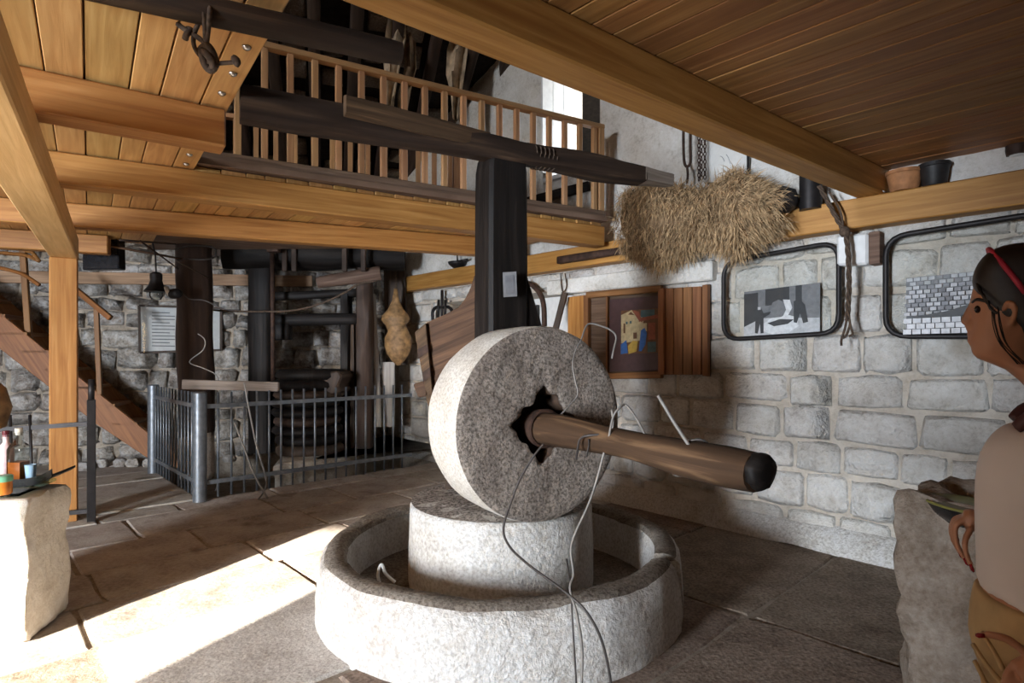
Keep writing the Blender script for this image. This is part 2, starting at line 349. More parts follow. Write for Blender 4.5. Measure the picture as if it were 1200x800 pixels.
def rough_mb(p0, p1, w, h, segs=14, amp=0.012, seed=0.0, w1=None, h1=None, corner=0.25, mb=None, bend=None, up=UP):
    """old hewn timber: rounded-rectangle rings with noise"""
    d, s, u = frame_of(p0, p1, up); mb = mb or MB(); w1 = w1 or w; h1 = h1 or h; R = []
    for k in range(segs+1):
        t = k/segs; c = p0.lerp(p1, t)+(bend(t) if bend else Vector())
        a = (w+(w1-w)*t)/2; b = (h+(h1-h)*t)/2; cr = corner
        sh = [(1, -1+cr), (1, 1-cr), (1-cr, 1), (-1+cr, 1), (-1, 1-cr), (-1, -1+cr), (-1+cr, -1), (1-cr, -1)]
        ring = []
        for i, (x, y) in enumerate(sh):
            q = c+s*(x*a)+u*(y*b)
            nn = noise.noise(Vector((t*(p1-p0).length*2.2+seed*7, i*0.8+seed, seed)))
            ring.append(q+(s*x+u*y)*amp*nn*1.5)
        R.append(ring)
    return mb.rings(R)
def noisy(p, amp, sc, seed=0): return noise.noise_vector(p*sc+Vector((seed, seed*2, seed*3)))*amp
def smooth_path(pts, n=6):
    pts = [Vector(p) for p in pts]; out = []
    for k in range(len(pts)-1):
        p0 = pts[max(k-1, 0)]; p1 = pts[k]; p2 = pts[k+1]; p3 = pts[min(k+2, len(pts)-1)]
        for i in range(n):
            t = i/n
            out.append(0.5*((2*p1)+(p2-p0)*t+(2*p0-5*p1+4*p2-p3)*t*t+(3*p1-p0-3*p2+p3)*t**3))
    out.append(pts[-1]); return out

# ================================================================ THE SETTING
def wall_mesh(p0, dr, out, s_rng, z_rng, thick, holes):
    """wall with rectangular openings; inner face on the line p0 + s*dr"""
    sb = sorted({s_rng[0], s_rng[1], *[h[0] for h in holes], *[h[1] for h in holes]})
    zb = sorted({z_rng[0], z_rng[1], *[h[2] for h in holes], *[h[3] for h in holes]})
    mb = MB()
    for i in range(len(sb)-1):
        for j in range(len(zb)-1):
            sc_, zc = (sb[i]+sb[i+1])/2, (zb[j]+zb[j+1])/2
            if any(h[0] < sc_ < h[1] and h[2] < zc < h[3] for h in holes): continue
            a = p0+dr*sb[i]+UP*zc+out*(thick/2); b = p0+dr*sb[i+1]+UP*zc+out*(thick/2)
            mb.prism(a, b, out*(thick/2), UP*((zb[j+1]-zb[j])/2))
    return mb
def stone_variants(n, depth, prefix, mat, rough=0.06):
    out = []
    for k in range(n):
        rnd = random.Random(k*17+int(depth*1000)); nu, nv = 4, 3; vs_ = []; fs = []
        for j in range(nv+1):
            for i in range(nu+1):
                x = (-.5, -.44, .02, .44, .5)[i]; z = (-.5, -.40, .40, .5)[j]
                ex = abs(x)*2; ez = abs(z)*2
                edge = max(ex, ez)
                y = -depth*(1.0 if edge < 0.99 else 0.35)*(1+rnd.uniform(-.25, .25))
                cx = 1-0.10*(ez**4); cz = 1-0.10*(ex**4)
                vs_.append((x*cx+rnd.uniform(-rough, rough)*.4, y, z*cz+rnd.uniform(-rough, rough)*.5))
        for j in range(nv):
            for i in range(nu):
                a = j*(nu+1)+i; fs.append((a, a+1, a+nu+2, a+nu+1))
        rim = [i for i in range(nu+1)]+[(j+1)*(nu+1)-1 for j in range(1, nv+1)]+[nv*(nu+1)+i for i in range(nu-1, -1, -1)]+[j*(nu+1) for j in range(nv-1, 0, -1)]
        b = len(vs_)
        for r in rim: vs_.append((vs_[r][0]*1.03, 0.02, vs_[r][2]*1.03))
        for q in range(len(rim)):
            w = (q+1) % len(rim); fs.append((rim[w], rim[q], b+q, b+w))
        me = bpy.data.meshes.new(prefix); me.from_pydata(vs_, [], fs); me.materials.append(MATS[mat])
        me.polygons.foreach_set('use_smooth', [True]*len(me.polygons)); me.update(); out.append(me)
    return out
def lay_stones(parent, name, variants, p0, dr, rotz, s_rng, z_rng, wr, hr, gap, holes, rnd, outward, tilt=.035):
    z = z_rng[0]; n = 0
    while z < z_rng[1]-0.08:
        h = min(rnd.uniform(*hr), z_rng[1]-z)
        if z_rng[1]-(z+h) < 0.1: h = z_rng[1]-z
        s = s_rng[0]-rnd.uniform(0, .3)
        while s < s_rng[1]:
            w = rnd.uniform(*wr)
            if s_rng[1]-(s+w) < 0.12: w = s_rng[1]-s
            s0, s1 = s, s+w
            for (a, b, c, d) in holes:
                if s1 > a and s0 < b and z+h > c+.04 and z < d-.04:
                    if s0 < a and a-s0 > b-s1: s1 = min(s1, a)
                    elif s1 > b: s0 = max(s0, b)
                    else: s1 = s0
            if s1-s0 > 0.07:
                hh = h*rnd.uniform(.93, 1.02)
                c_ = p0+dr*((s0+s1)/2)+UP*(z+h/2+rnd.uniform(-.012, .012))
                o = put(name, rnd.choice(variants), c_, parent, rotz, ((s1-s0)-gap, rnd.uniform(.7, 1.3), hh-gap))
                o.rotation_euler = (0, rnd.uniform(-tilt, tilt), rotz); n += 1
            s += w
        z += h
    return n
rot_of = lambda dr: math.atan2(dr.y, dr.x)

# right wall ------------------------------------------------------
WIN = (WS(703), WS(640), PW(672, 205).z, PW(672, 205).z+1.35)
NICHE = (WS(672), WS(514), PW(600, 490).z, PW(600, 346).z)
wr_mb = wall_mesh(W0, WD, E2, (-9.6, CORNER_S+.5), (-.5, 9.0), 0.6, [WIN, NICHE])
wall_right = struct(wr_mb.build('wall_right', 'mortar_right'), 'whitewashed stone block wall on the right')
var_r = stone_variants(12, 0.02, 'stone_block', 'stone_right', 0.09)
# local -Y of the stone points into the room: rotate so that local +Y = E2
rz_r = math.atan2(-E2.x, E2.y)
lay_stones(wall_right, 'stone', var_r, W0, -WD if False else WD, rz_r, (-1.3, CORNER_S), (0.02, 2.27), (.26, .52), (.215, .30), .014, [NICHE], random.Random(3), E2)
# rough plaster over the upper storey of the right wall
def plaster_patch(s0, s1, z0, z1, name='plaster'):
    nu = max(2, int((s1-s0)/.09)); nv = max(2, int((z1-z0)/.09))
    def fn(a, b):
        p = W0+WD*(s0+(s1-s0)*a)+UP*(z0+(z1-z0)*b)
        e = 1 if (0 < a < 1 and 0 < b < 1) else 0.3
        return p-E2*(0.015+e*(0.02+0.035*noise.noise(p*2.6)+0.018*noise.noise(p*8)))
    return MB().grid(fn, nu, nv).build(name, 'plaster_upper', wall_right, smooth=True, fixn=False)
plaster_patch(WIN[1]+.02, CORNER_S, 2.3, 6.4); plaster_patch(-1.4, WIN[0]-.02, 2.3, 6.4)
plaster_patch(WIN[0]-.02, WIN[1]+.02, 2.3, WIN[2]-.02); plaster_patch(WIN[0]-.02, WIN[1]+.02, WIN[3]+.02, 6.4)
# back of the niche with a small bright window
nb = wall_mesh(W0+E2*.5, WD, E2, (NICHE[0]-.05, NICHE[1]+.05), (NICHE[2]-.05, NICHE[3]+.05), .1, [(WS(572), WS(548), PW(550, 378).z, PW(550, 352).z)])
nb.build('niche_back', 'white_paint', wall_right)
# sloping plaster ledge at the foot of the right wall
mbb = MB(); prof = [(0, .17), (.05, .15), (.10, .07), (.14, 0), (0, 0)]
R = []
for k in range(30):
    s = -1.2+k*.26; R.append([W0+WD*s-E2*(a+.012*noise.noise(Vector((s*3, a*9, 0))))+UP*max(0, b+.02*noise.noise(Vector((s*2.3, b*5, 4)))) for (a, b) in prof])
struct(mbb.rings(R).build('baseboard_right', 'cement', smooth=True, angle=50), 'rough plaster ledge at the foot of the right wall')

# upper window: jambs, sill, open shutter --------------------------
w1 = MB()
wz0, wz1 = WIN[2], WIN[3]
window_1 = struct(beam_mb(W0+WD*WIN[0]+UP*(wz0+.02)-E2*.0+E2*.2, W0+WD*WIN[1]+UP*(wz0+.02)+E2*.2, .5, .04).build('window_1', 'white_paint'), 'tall bright window high in the right wall')
for s in (WIN[0]+.03, WIN[1]-.03):
    beam_mb(W0+WD*s+UP*wz0+E2*.12, W0+WD*s+UP*wz1+E2*.12, .06, .08, up=E2).build('jamb', 'wood_old', window_1)
beam_mb(W0+WD*(WIN[0])+UP*(wz1-.04)+E2*.12, W0+WD*(WIN[1])+UP*(wz1-.04)+E2*.12, .06, .08).build('head', 'wood_old', window_1)
for k in range(3):
    a = W0+WD*(WIN[1]-.07)+E2*(.10-.165*(k+.5)+.25)
    beam_mb(a+UP*(wz0+.07), a+UP*(wz1-.08), .155, .025, up=WD).build('shutter_board', 'white_paint', window_1)

# back wall ---------------------------------------------------------
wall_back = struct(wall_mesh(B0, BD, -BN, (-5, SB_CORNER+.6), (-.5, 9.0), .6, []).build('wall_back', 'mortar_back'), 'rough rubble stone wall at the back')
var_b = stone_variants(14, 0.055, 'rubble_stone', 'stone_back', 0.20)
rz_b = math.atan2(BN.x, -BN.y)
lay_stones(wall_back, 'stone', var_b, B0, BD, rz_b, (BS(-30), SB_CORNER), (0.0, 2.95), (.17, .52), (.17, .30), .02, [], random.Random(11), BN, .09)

# front wall with the open door, left wall, courtyard, roof ----------
FX = Vector((1, 0, 0))
DOOR = (-5.5, -4.05, -.1, 2.5)
struct(wall_mesh(Vector((0, -3, 0)), FX, Vector((0, -1, 0)), (-8.5, 9.6), (-.5, 9.0), .5, [DOOR, (-7.0, -6.0, 3.2, 4.6)]).build('wall_front', 'mortar_right'))
struct(wall_mesh(Vector((-8, 0, 0)), Vector((0, 1, 0)), Vector((-1, 0, 0)), (-3.2, 8), (-.5, 9.0), .5, []).build('wall_left', 'mortar_right'))
struct(MB().box((-40, -45, -.5), (40, -3.2, -.12)).build('ground', 'court_ground'))
roof_e = B0+UP*3.75
def roof_pt(s, t): return roof_e+BD*s+BN*t+UP*(t*.42)
rf = MB(); q = [roof_pt(-6, -.5), roof_pt(7, -.5), roof_pt(9, 14), roof_pt(-6, 14)]
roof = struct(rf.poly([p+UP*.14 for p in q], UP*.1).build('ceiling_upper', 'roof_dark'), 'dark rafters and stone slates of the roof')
for k in range(13):
    s = -.6+k*.42
    rough_mb(roof_pt(s, -.1), roof_pt(s, 7.5), .12, .16, 10, .012, k).build('rafter', 'wood_dark', roof, smooth=True)
rs = random.Random(5)
slate_me = stone_variants(5, 0.03, 'slate', 'roof_slate', .1)
for k in range(12):
    for j in range(11):
        c_ = roof_pt(-.39+k*.42+rs.uniform(-.02, .02), .35+j*.36+rs.uniform(-.05, .05))+UP*.10
        if rs.random() < .38: continue
        o = put('slate', rs.choice(slate_me), c_, roof, 0, (rs.uniform(.2, .27), 1, rs.uniform(.2, .3)))
        o.rotation_euler = Matrix((BD, (BN*-.387-UP*-.922).normalized()*1, (BN*.922+UP*.387))).transposed().to_euler()

# added unseen pier behind the camera, blocks door light from woman and trough
struct(MB().box((-1.55, -1.35, -.02), (-.95, -.24, 2.66)).build('wall_shade_pier', 'mortar_right', bevel=.03), 'added stone pier out of view, shading the woman and trough')
# floor --------------------------------------------------------------
PU, PV = 1.60, 6.17                                   # corner of the pit around the press
fb = MB()
def uvbox(u0, u1, v0, v1, z0, z1): fb.prism(UV((u0+u1)/2, v0, (z0+z1)/2), UV((u0+u1)/2, v1, (z0+z1)/2), E2*((u1-u0)/2), UP*((z1-z0)/2))
uvbox(-9, UW+.3, -9, PV, -.5, -.012); uvbox(-9, PU, PV, 12, -.5, -.012); uvbox(PU, UW+.3, PV, 12, -.7, -.34)
floor = struct(fb.build('floor', 'floor_joint'), 'worn stone slab floor')
def slab(u0, u1, v0, v1, mat, rnd, top=0.0):
    n = 3; pts = []
    cs = [(u0, v0), (u1, v0), (u1, v1), (u0, v1)]
    for k in range(4):
        a, b = cs[k], cs[(k+1) % 4]
        for i in range(n):
            t = (i+(.35 if i else .06))/n
            pts.append((a[0]+(b[0]-a[0])*t+rnd.uniform(-.007, .007), a[1]+(b[1]-a[1])*t+rnd.uniform(-.007, .007)))
    cu, cv = (u0+u1)/2, (v0+v1)/2; zt = top+rnd.uniform(-.006, .006); tl = rnd.uniform(-.006, .006)
    mb = MB(); R = []
    for (ins, z) in ((.004, -.05), (0, zt-.010), (.010, zt)):
        R.append([UV(u-ins*math.copysign(1, u-cu), v-ins*math.copysign(1, v-cv), z+(tl*(u-cu) if z > -.04 else 0)) for (u, v) in pts])
    mb.rings(R); return mb.build('flagstone', mat, floor)
rf_ = random.Random(21); v = -.2; row = 0
while v < 9.2:
    wv = rf_.uniform(.5, .72) if v > 3.2 else rf_.uniform(.8, 1.0)
    if v < 1.42 < v+wv+.15: wv = 1.42-v
    if v < PV < v+wv+.2: wv = PV-v
    u = -4.6+rf_.uniform(0, .5) if v > 2.5 else -1.2
    while u < UW-.05:
        wu = rf_.uniform(.6, 1.15) if v > 3.2 else rf_.uniform(1.5, 2.4)
        if v >= PV-.01 and u < PU < u+wu+.2: wu = PU-u
        if UW-(u+wu) < .3: wu = UW-u
        if v >= PV-.01 and u >= PU-.01: break
        pc = UV(u+wu/2, v+wv/2)
        if pc.y > 1.9 and (pc-(B0+BD*((pc-B0).dot(BD)))).dot(BN) > -.3:
            slab(u+.008, u+wu-.008, v+.008, v+wv-.008, 'flagstone' if v > 3.2 else ('concrete_floor' if u+wu/2 < 1.75 else 'floor_brown'), rf_)
        u += wu
    v += wv; row += 1

# mezzanine: plank undersides ------------------------------------------
ZP = 2.585
LD = Vector((-.59, .81, 0)).normalized(); LE = Vector((.81, .59, 0)).normalized()   # the left loft is turned a little against the wall
def LV(u, v, z=0.0): return LE*u + LD*v + UP*z
def plank_run(parent, u0, u1, v0f, v1f, z, th, mat, wr, rnd, UV=UV, E2=E2):
    u = u0
    while u < u1-.02:
        w = min(rnd.uniform(*wr), u1-u)
        if u1-(u+w) < .06: w = u1-u
        a, b = UV(u+w/2, v0f(u+w/2), z+th/2), UV(u+w/2, v1f(u+w/2), z+th/2)
        zj = rnd.uniform(0, .004)
        MB().prism(a+UP*zj, b+UP*zj, E2*((w-.006)/2), UP*(th/2)).build('plank', mat, parent, bevel=.003)
        u += w
rp = random.Random(31)
pA0 = PZ(20, 127, 2.4); pA1 = PZ(265, 172, 2.4); pB0 = PZ(40, 210, 2.4); pB1 = PZ(709, 288, 2.4)
pC0 = PZ(58, 263, 2.4); pC1 = PZ(600, 301, 2.4)
vline = lambda p, q, WD=WD, E2=E2: (lambda u: p.dot(WD)+(q.dot(WD)-p.dot(WD))*(u-p.dot(E2))/(q.dot(E2)-p.dot(E2)))
vB, vC = vline(pB0, pB1, LD, LE), vline(pC0, pC1, LD, LE)
PEDGE = 0.5*(PZ(310, 55, ZP).dot(LE)+PZ(226, 203, ZP).dot(LE))
def deck(name, u0, u1, v0, v1, label):
    return struct(MB().prism(LV((u0+u1)/2, v0, ZP+.06), LV((u0+u1)/2, v1, ZP+.06), LE*((u1-u0)/2), UP*.025).build(name, 'wood_old'), label)
ceiling_left = deck('ceiling_left', -6, PEDGE-.02, 1.0, 7.6, 'gold plank underside of the loft on the left')
plank_run(ceiling_left, -2.2, PEDGE, lambda u: 1.0, lambda u: 7.4, ZP, .03, 'wood_ceiling', (.115, .17), rp, LV, LE)
UB1 = pB1.dot(LE)
dk = MB(); qd = [LV(PEDGE, vB(PEDGE)-.03, ZP+.035), LV(UB1, vB(UB1)-.03, ZP+.035), LV(UB1, 5.4, ZP+.035), LV(PEDGE, 8.0, ZP+.035)]
ceiling_balcony = struct(dk.poly(qd, UP*.04).build('ceiling_balcony', 'wood_old'), 'plank underside of the railed balcony')
plank_run(ceiling_balcony, PEDGE, UB1, lambda u: vB(u)+.04, lambda u: vC(u)+.5, ZP, .03, 'wood_ceiling', (.115, .17), rp, LV, LE)
ZC = 2.63
b_lo0, b_lo1 = PZ(390, 0, 2.45), PZ(1000, 232, 2.45)
vL = vline(b_lo0, b_lo1)
ceiling_right = struct(MB().prism(UV(-.6, -6, ZC+.06), UV(-.6, 1.25, ZC+.06), E2*(UW+.6), UP*.025).build('ceiling', 'wood_old'), 'gold plank ceiling on the right, shade put into its colour')
plank_run(ceiling_right, -1.4, UW-.02, lambda u: -4.5, lambda u: vL(u)-.1, ZC, .03, 'wood_ceiling_shaded', (.105, .15), rp)

# beams ------------------------------------------------------------------
def gold_beam(name, a, b, w, h, label, mat='wood_gold', zoff=0.0):
    """a and b lie on the lower edge nearest the camera"""
    d, s, u = frame_of(a, b); s = s if s.dot(a) > 0 else -s
    off = s*(w/2)+UP*(h/2)
    return tag(beam_mb(a+off, b+off, w, h).build(name, mat, bevel=.008), label, 'beam', 'gold timber beams of the loft')
dA = (pA1-pA0).normalized(); dB = (pB1-pB0).normalized(); dC = (pC1-pC0).normalized()
gold_beam('ceiling_beam', pA0-dA*2.2, pA1, .14, .18, 'short gold beam ending in mid air, nearest of the left loft beams')
gold_beam('ceiling_beam', pB0-dB*2.5, pB1, .15, .18, 'long gold beam carrying the balcony railing')
gold_beam('ceiling_beam', pC0-dC*1.8, pC1, .14, .18, 'gold beam just below and behind the balcony beam')
pD = PZ(126, 297, 2.4); gold_beam('ceiling_beam', pD-dC*3.0, pD, .14, .18, 'short gold beam stub behind the square gold post')
dL = (b_lo1-b_lo0).normalized()
sL = dL.cross(UP); sL = sL if sL.y < 0 else -sL
bl = lambda p: p+sL*.08+UP*.0925
tag(beam_mb(bl(b_lo0-dL*4.5), bl(b_lo1+dL*.35), .16, .175).build('ceiling_beam', 'wood_gold', bevel=.008), 'heavy gold beam crossing overhead to the right wall', 'beam', 'gold timber beams of the loft')
# wall plate on the right wall
wb0, wb1 = W0+WD*-2.6, W0+WD*(CORNER_S-.1)
tag(beam_mb(wb0-E2*.09+UP*2.345, wb1-E2*.09+UP*2.37, .15, .20).build('wall_beam', 'wood_gold', bevel=.008), 'long gold beam fixed along the right stone wall', 'beam')
# girder and square post on the left
npost = PZ(75, 610, 0); npost.z = 0
gx = npost.copy(); GD = Vector((.562, -.827, 0)).normalized()
tag(beam_mb(gx-GD*.1+UP*2.3, gx+GD*5.4+UP*2.3, .19, .19).build('loft_girder', 'wood_pale', bevel=.008), 'pale gold girder running overhead to the square post', 'beam')
tag(beam_mb(gx, gx+UP*2.205, .19, .19, up=LE).build('square_post', 'wood_gold', bevel=.01), 'square gold wooden post holding up the loft beside the stairs', 'post')

# ================================================================ THE OIL MILL
MC = Vector((-0.065, 3.4, 0)); BR = 1.02; RIMZ = 0.34
def basin():
    t = thing('stone_basin', MC, 'round pale stone basin of the oil mill on the floor', 'basin')
    n = 96; zi = .16
    def pt(th, r, z, k=0.0):
        d = Vector((math.cos(th), math.sin(th), 0)); p = MC+d*r+UP*z
        return p+d*(.022*noise.noise(Vector((th*2.2, z*4, k)))+.008*noise.noise(Vector((th*9, z*12, k+5))))+UP*((.016*noise.noise(Vector((th*2.5, r*6, 3)))+.008*noise.noise(Vector((th*11, r*20, 9)))) if z > .2 else 0)
    gap0, gap1 = math.radians(-27), math.radians(-21)          # open joint at the outlet on the right
    def arc(name, profile, mat, a0, a1, m):
        mb = MB(); R = []
        for i in range(m+1):
            th = a0+(a1-a0)*i/m; R.append([pt(th, r, z) for (r, z) in profile])
        mb.rings(R); return mb.build(name, mat, t, smooth=True, angle=60)
    side = [(BR-.10, -.02), (BR+.012, -.02), (BR+.01, .1), (BR, .22), (BR-.012, RIMZ-.035), (BR-.035, RIMZ-.012), (BR-.08, RIMZ-.03), (BR-.14, RIMZ-.035), (BR-.15, .24), (BR-.16, .1), (BR-.17, -.02)]
    arc('wall', side, 'cement', gap1, gap0+2*math.pi, n)
    top = [(BR-.030, RIMZ-.02), (BR-.045, RIMZ+.004), (BR-.09, RIMZ+.01), (BR-.135, RIMZ+.002), (BR-.15, RIMZ-.03), (BR-.09, RIMZ-.035)]
    arc('rim', top, 'cement_dark', gap1, gap0+2*math.pi, n)
    # lower outlet lip in the joint
    arc('outlet', [(BR-.16, -.02), (BR-.03, -.02), (BR-.03, .2), (BR-.04, .24), (BR-.15, .24)], 'cement_dark', gap0-.03, gap1+.03, 4)
    MB().lathe([(.02, .06), (.6, .065), (BR-.13, .07), (BR-.13, .0), (.02, .0)], MC, 48).build('floor_slab', 'cement_dark', t, smooth=True, angle=40)
    return t
basin()
DR, DZ = 0.535, 0.565
def drum():
    t = thing('bed_stone', MC+UP*.07, 'white cylindrical bed stone standing inside the basin', 'millstone')
    fn = lambda th, r, z: 1+.012*noise.noise(Vector((math.cos(th)*2, math.sin(th)*2, z*5)))+.004*noise.noise(Vector((math.cos(th)*9, math.sin(th)*9, z*14)))
    MB().lathe([(DR*.985, .07), (DR, .12), (DR, .3), (DR*.99, .45), (DR*.985, DZ-.03), (DR*.965, DZ-.008), (DR*.9, DZ-.004)], MC, 64, fn=fn).build('drum', 'cement', t, smooth=True, angle=60)
    def top(a, b):
        th = a*2*math.pi; r = DR*.968*b; p = MC+Vector((math.cos(th)*r, math.sin(th)*r, DZ-.006))
        return p+UP*(.012*noise.noise(p*26)*(1 if b < .99 else 0)+.004)
    MB().grid(top, 72, 10).build('grinding_face', 'granite_top', t, smooth=True)
drum()
FN = Vector((math.sin(math.radians(31)), -math.cos(math.radians(31)), 0))   # axle direction out of the face
FC = P(638, 497, 2.9); SR = 0.492; ST = 0.35
def millstone():
    t = thing('millstone', FC-FN*ST*.5-UP*SR, 'upright round granite millstone with a wooden axle', 'millstone')
    fn = lambda th, r, z: 1+.010*noise.noise(Vector((math.cos(th)*3, math.sin(th)*3, z*4)))+.003*noise.noise(Vector((math.cos(th)*14, math.sin(th)*14, z*20)))
    prof = [(SR*.97, -ST), (SR, -ST+.05), (SR*1.005, -ST*.5), (SR, -.035), (SR*.985, -.008)]
    MB().lathe([(.13, -ST)]+prof, FC, 96, FN, cap=False, fn=fn).build('rim_band', 'granite_rim', t, smooth=True, angle=50)
    side = FN.cross(UP).normalized()
    # face: a disc with a diamond-shaped socket broken through it
    def hole_r(th):
        a = (th % (math.pi/2))-math.pi/4
        return .138/max(.72, math.cos(a))*(1+.22*noise.noise(Vector((math.cos(th)*3, math.sin(th)*3, 1))))
    rot = 0.0
    def face(a, b):
        th = a*2*math.pi; r0 = hole_r(th+rot); r = r0+(SR*.987*(1+.008*noise.noise(Vector((math.cos(th)*3, math.sin(th)*3, 0))))-r0)*b
        p = FC+side*(math.cos(th)*r)+UP*(math.sin(th)*r)
        return p+FN*((.004+.007*noise.noise(p*22)+.006*noise.noise(p*5)) if 0.02 < b < .99 else -.006)
    MB().grid(face, 120, 16).build('grinding_face', 'granite_face_shaded', t, smooth=True, fixn=False)
    def sock(a, b):
        th = a*2*math.pi; r = hole_r(th+rot)*(1.01-.1*b); return FC+side*(math.cos(th)*r)+UP*(math.sin(th)*r)-FN*(.004+.12*b)
    MB().grid(sock, 60, 3).build('socket', 'wood_dark', t, smooth=True, fixn=False)
    MB().lathe([(.27, -.13), (.27, -.11)], FC, 24, FN).build('packing', 'wood_black', t)
    hb = MB().lathe([(.085, -.12), (.095, -.02), (.098, .012), (.088, .016), (.078, .012), (.07, -.05)], FC-side*.0-UP*.02, 32, FN).build('hub_ring', 'iron_rust', t, smooth=True, angle=40)
    # axle pole
    a0 = FC-FN*.10-UP*.025; a1 = P(886, 551, 1.86)
    ax = (a1-a0).normalized(); R = []
    s_ = ax.cross(UP).normalized(); u_ = s_.cross(ax)
    for k in range(25):
        q = k/24; c = a0.lerp(a1, q)+UP*(.008*math.sin(q*5)); r = .073*(1-.16*q)+.008*math.sin(q*9)
        R.append([c+(s_*math.cos(i*2*math.pi/14)+u_*math.sin(i*2*math.pi/14))*r*(1+.07*noise.noise(Vector((q*6, math.cos(i*.449)*1.5, math.sin(i*.449)*1.5)))) for i in range(14)])
    ap = MB().rings(R).build('axle', 'wood_axle', t, smooth=True, angle=60)
    MB().lathe([(.05, -.02), (.057, .0), (.06, .02), (.052, .036), (.03, .042)], a1, 18, ax, fn=lambda th, r, z: 1+.25*noise.noise(Vector((math.cos(th)*3, math.sin(th)*3, z*30)))).build('charred_end', 'wood_black', ap, smooth=True)
    return a0, a1
AX0, AX1 = millstone()
# vertical post
PC = MC+Vector((.0, .02, 0))
def mill_post():
    t = thing('mill_post', PC+UP*DZ, 'black upright timber post behind the millstone', 'post')
    w, dpt = .275, .25; yaw = math.radians(28)
    sx = Vector((math.cos(yaw), math.sin(yaw), 0)); sy = Vector((-math.sin(yaw), math.cos(yaw), 0))
    ztop = P(588, 178, 3.4).z; R = []
    for z, k in ((DZ, 1), (1.0, 1), (1.62, 1), (1.9, .99), (2.3, .98), (ztop-.12, .97), (ztop-.05, .9), (ztop, .66)):
        a, b = w/2*k*.92, dpt/2*k*.92; c = .02
        pts = [(-a+c, -b), (a-c, -b), (a, -b+c), (a, b-c), (a-c, b), (-a+c, b), (-a, b-c), (-a, -b+c)]
        R.append([PC+sx*(x+.004*noise.noise(Vector((x*9, z*3, 1))))+sy*y+UP*z for (x, y) in pts])
    MB().rings(R).build('shaft', 'wood_black', t, smooth=True, angle=35)
    MB().tube([PC+UP*(ztop-.05), PC+UP*(ztop+.03), PC+UP*(ztop+.09)], [.028, .02, .006], 8).build('spike', 'iron_black', t, smooth=True)
    # flared foot on the right side
    MB().poly([PC+sx*(.11)+sy*-.1+UP*1.9, PC+sx*.24-sy*.1+UP*1.53, PC+sx*.11-sy*.1+UP*1.45], sy*.2).build('foot', 'wood_black', t, bevel=.01)
    # curved board and edge strip on the left of the post
    dd = 3.62
    out = [(499, 378), (522, 368), (537, 360), (545, 350), (551, 338), (556, 322), (562, 322), (562, 480), (506, 480)]
    b = MB().poly([P(x, y, dd) for x, y in out], Vector((0, .09, 0))).build('curved_board', 'wood_scoop', t, bevel=.006)
    e = MB().poly([P(x, y, dd-.03) for x, y in ((486, 389), (499, 378), (508, 470), (503, 478), (500, 470))], Vector((0, .16, 0))).build('edge_board', 'wood_scoop', t, bevel=.004)
    for (y0, y1) in ((403, 414), (430, 442)):
        MB().poly([P(x, y, dd-.037) for x, y in ((489+(y0-403)*.22, y0+6), (501+(y0-403)*.1, y0), (502+(y0-403)*.1, y1-2), (490+(y0-403)*.22, y1+6))], Vector((0, .1, 0))).build('strap', 'iron_rust', e)
    MB().poly([P(x, y, dd-.03) for x, y in ((484, 450), (497, 446), (503, 464), (490, 466))], Vector((0, .12, 0))).build('peg', 'wood_scoop', t, bevel=.008)
    MB().poly([P(x, y, 3.5) for x, y in ((514, 536), (521, 560), (522, 574), (545, 572), (545, 545))], Vector((0, .14, 0))).build('wedge', 'wood_dark', t, bevel=.006)
mill_post()
tag(MB().poly([P(x, y, 3.24) for x, y in ((589, 319), (605, 318), (606, 347), (590, 348))], Vector((0, .012, 0))).build('photo_card', 'card_grey'), 'small grey photograph pinned to the black mill post', 'picture')
pcard = bpy.data.objects['photo_card']
MB().poly([P(x, y, 3.236) for x, y in ((592, 323), (602, 322), (603, 344), (593, 345))], Vector((0, .003, 0))).build('print', 'ink', pcard)
# overhead pole through the post top
q0 = PZ(281, 123, 2.575); q1 = PZ(752, 206, 2.575); q2 = PZ(783, 213, 2.575)
def pole():
    t = thing('overhead_pole', q0-UP*.08, 'dark hewn pole lying level across the top of the mill post', 'pole')
    rough_mb(q0, q1, .13, .15, 26, .014, 2.0, .12, .11).build('shaft', 'wood_pole', t, smooth=True, angle=50)
    d = (q1-q0).normalized()
    rough_mb(q1-d*.02, q2, .12, .11, 4, .012, 5.0, .1, .09).build('pale_end', 'wood_grey', t, smooth=True, angle=50)
    a, b = PZ(400, 131, 2.61), PZ(565, 171, 2.61); sd = d.cross(UP); sd = sd if sd.y < 0 else -sd
    rough_mb(a+sd*.088, b+sd*.088, .04, .10, 10, .006, 8).build('splint_board', 'wood_scoop', t, smooth=True, angle=50)
    a, b = PZ(610, 182, 2.6), PZ(700, 200, 2.6)
    rough_mb(a+sd*.075, b+sd*.075, .04, .1, 8, .006, 9).build('splint_board', 'wood_black', t, smooth=True, angle=50)
    for k in range(5):
        c = q0.lerp(q1, .655+.012*k)
        s_ = d.cross(UP); MB().tube([c+(s_*math.cos(j*math.pi/6)*.069+UP*math.sin(j*math.pi/6)*.072)+d*.002*j for j in range(13)], .0035, 5).build('binding_wire', 'rope', t)
pole()

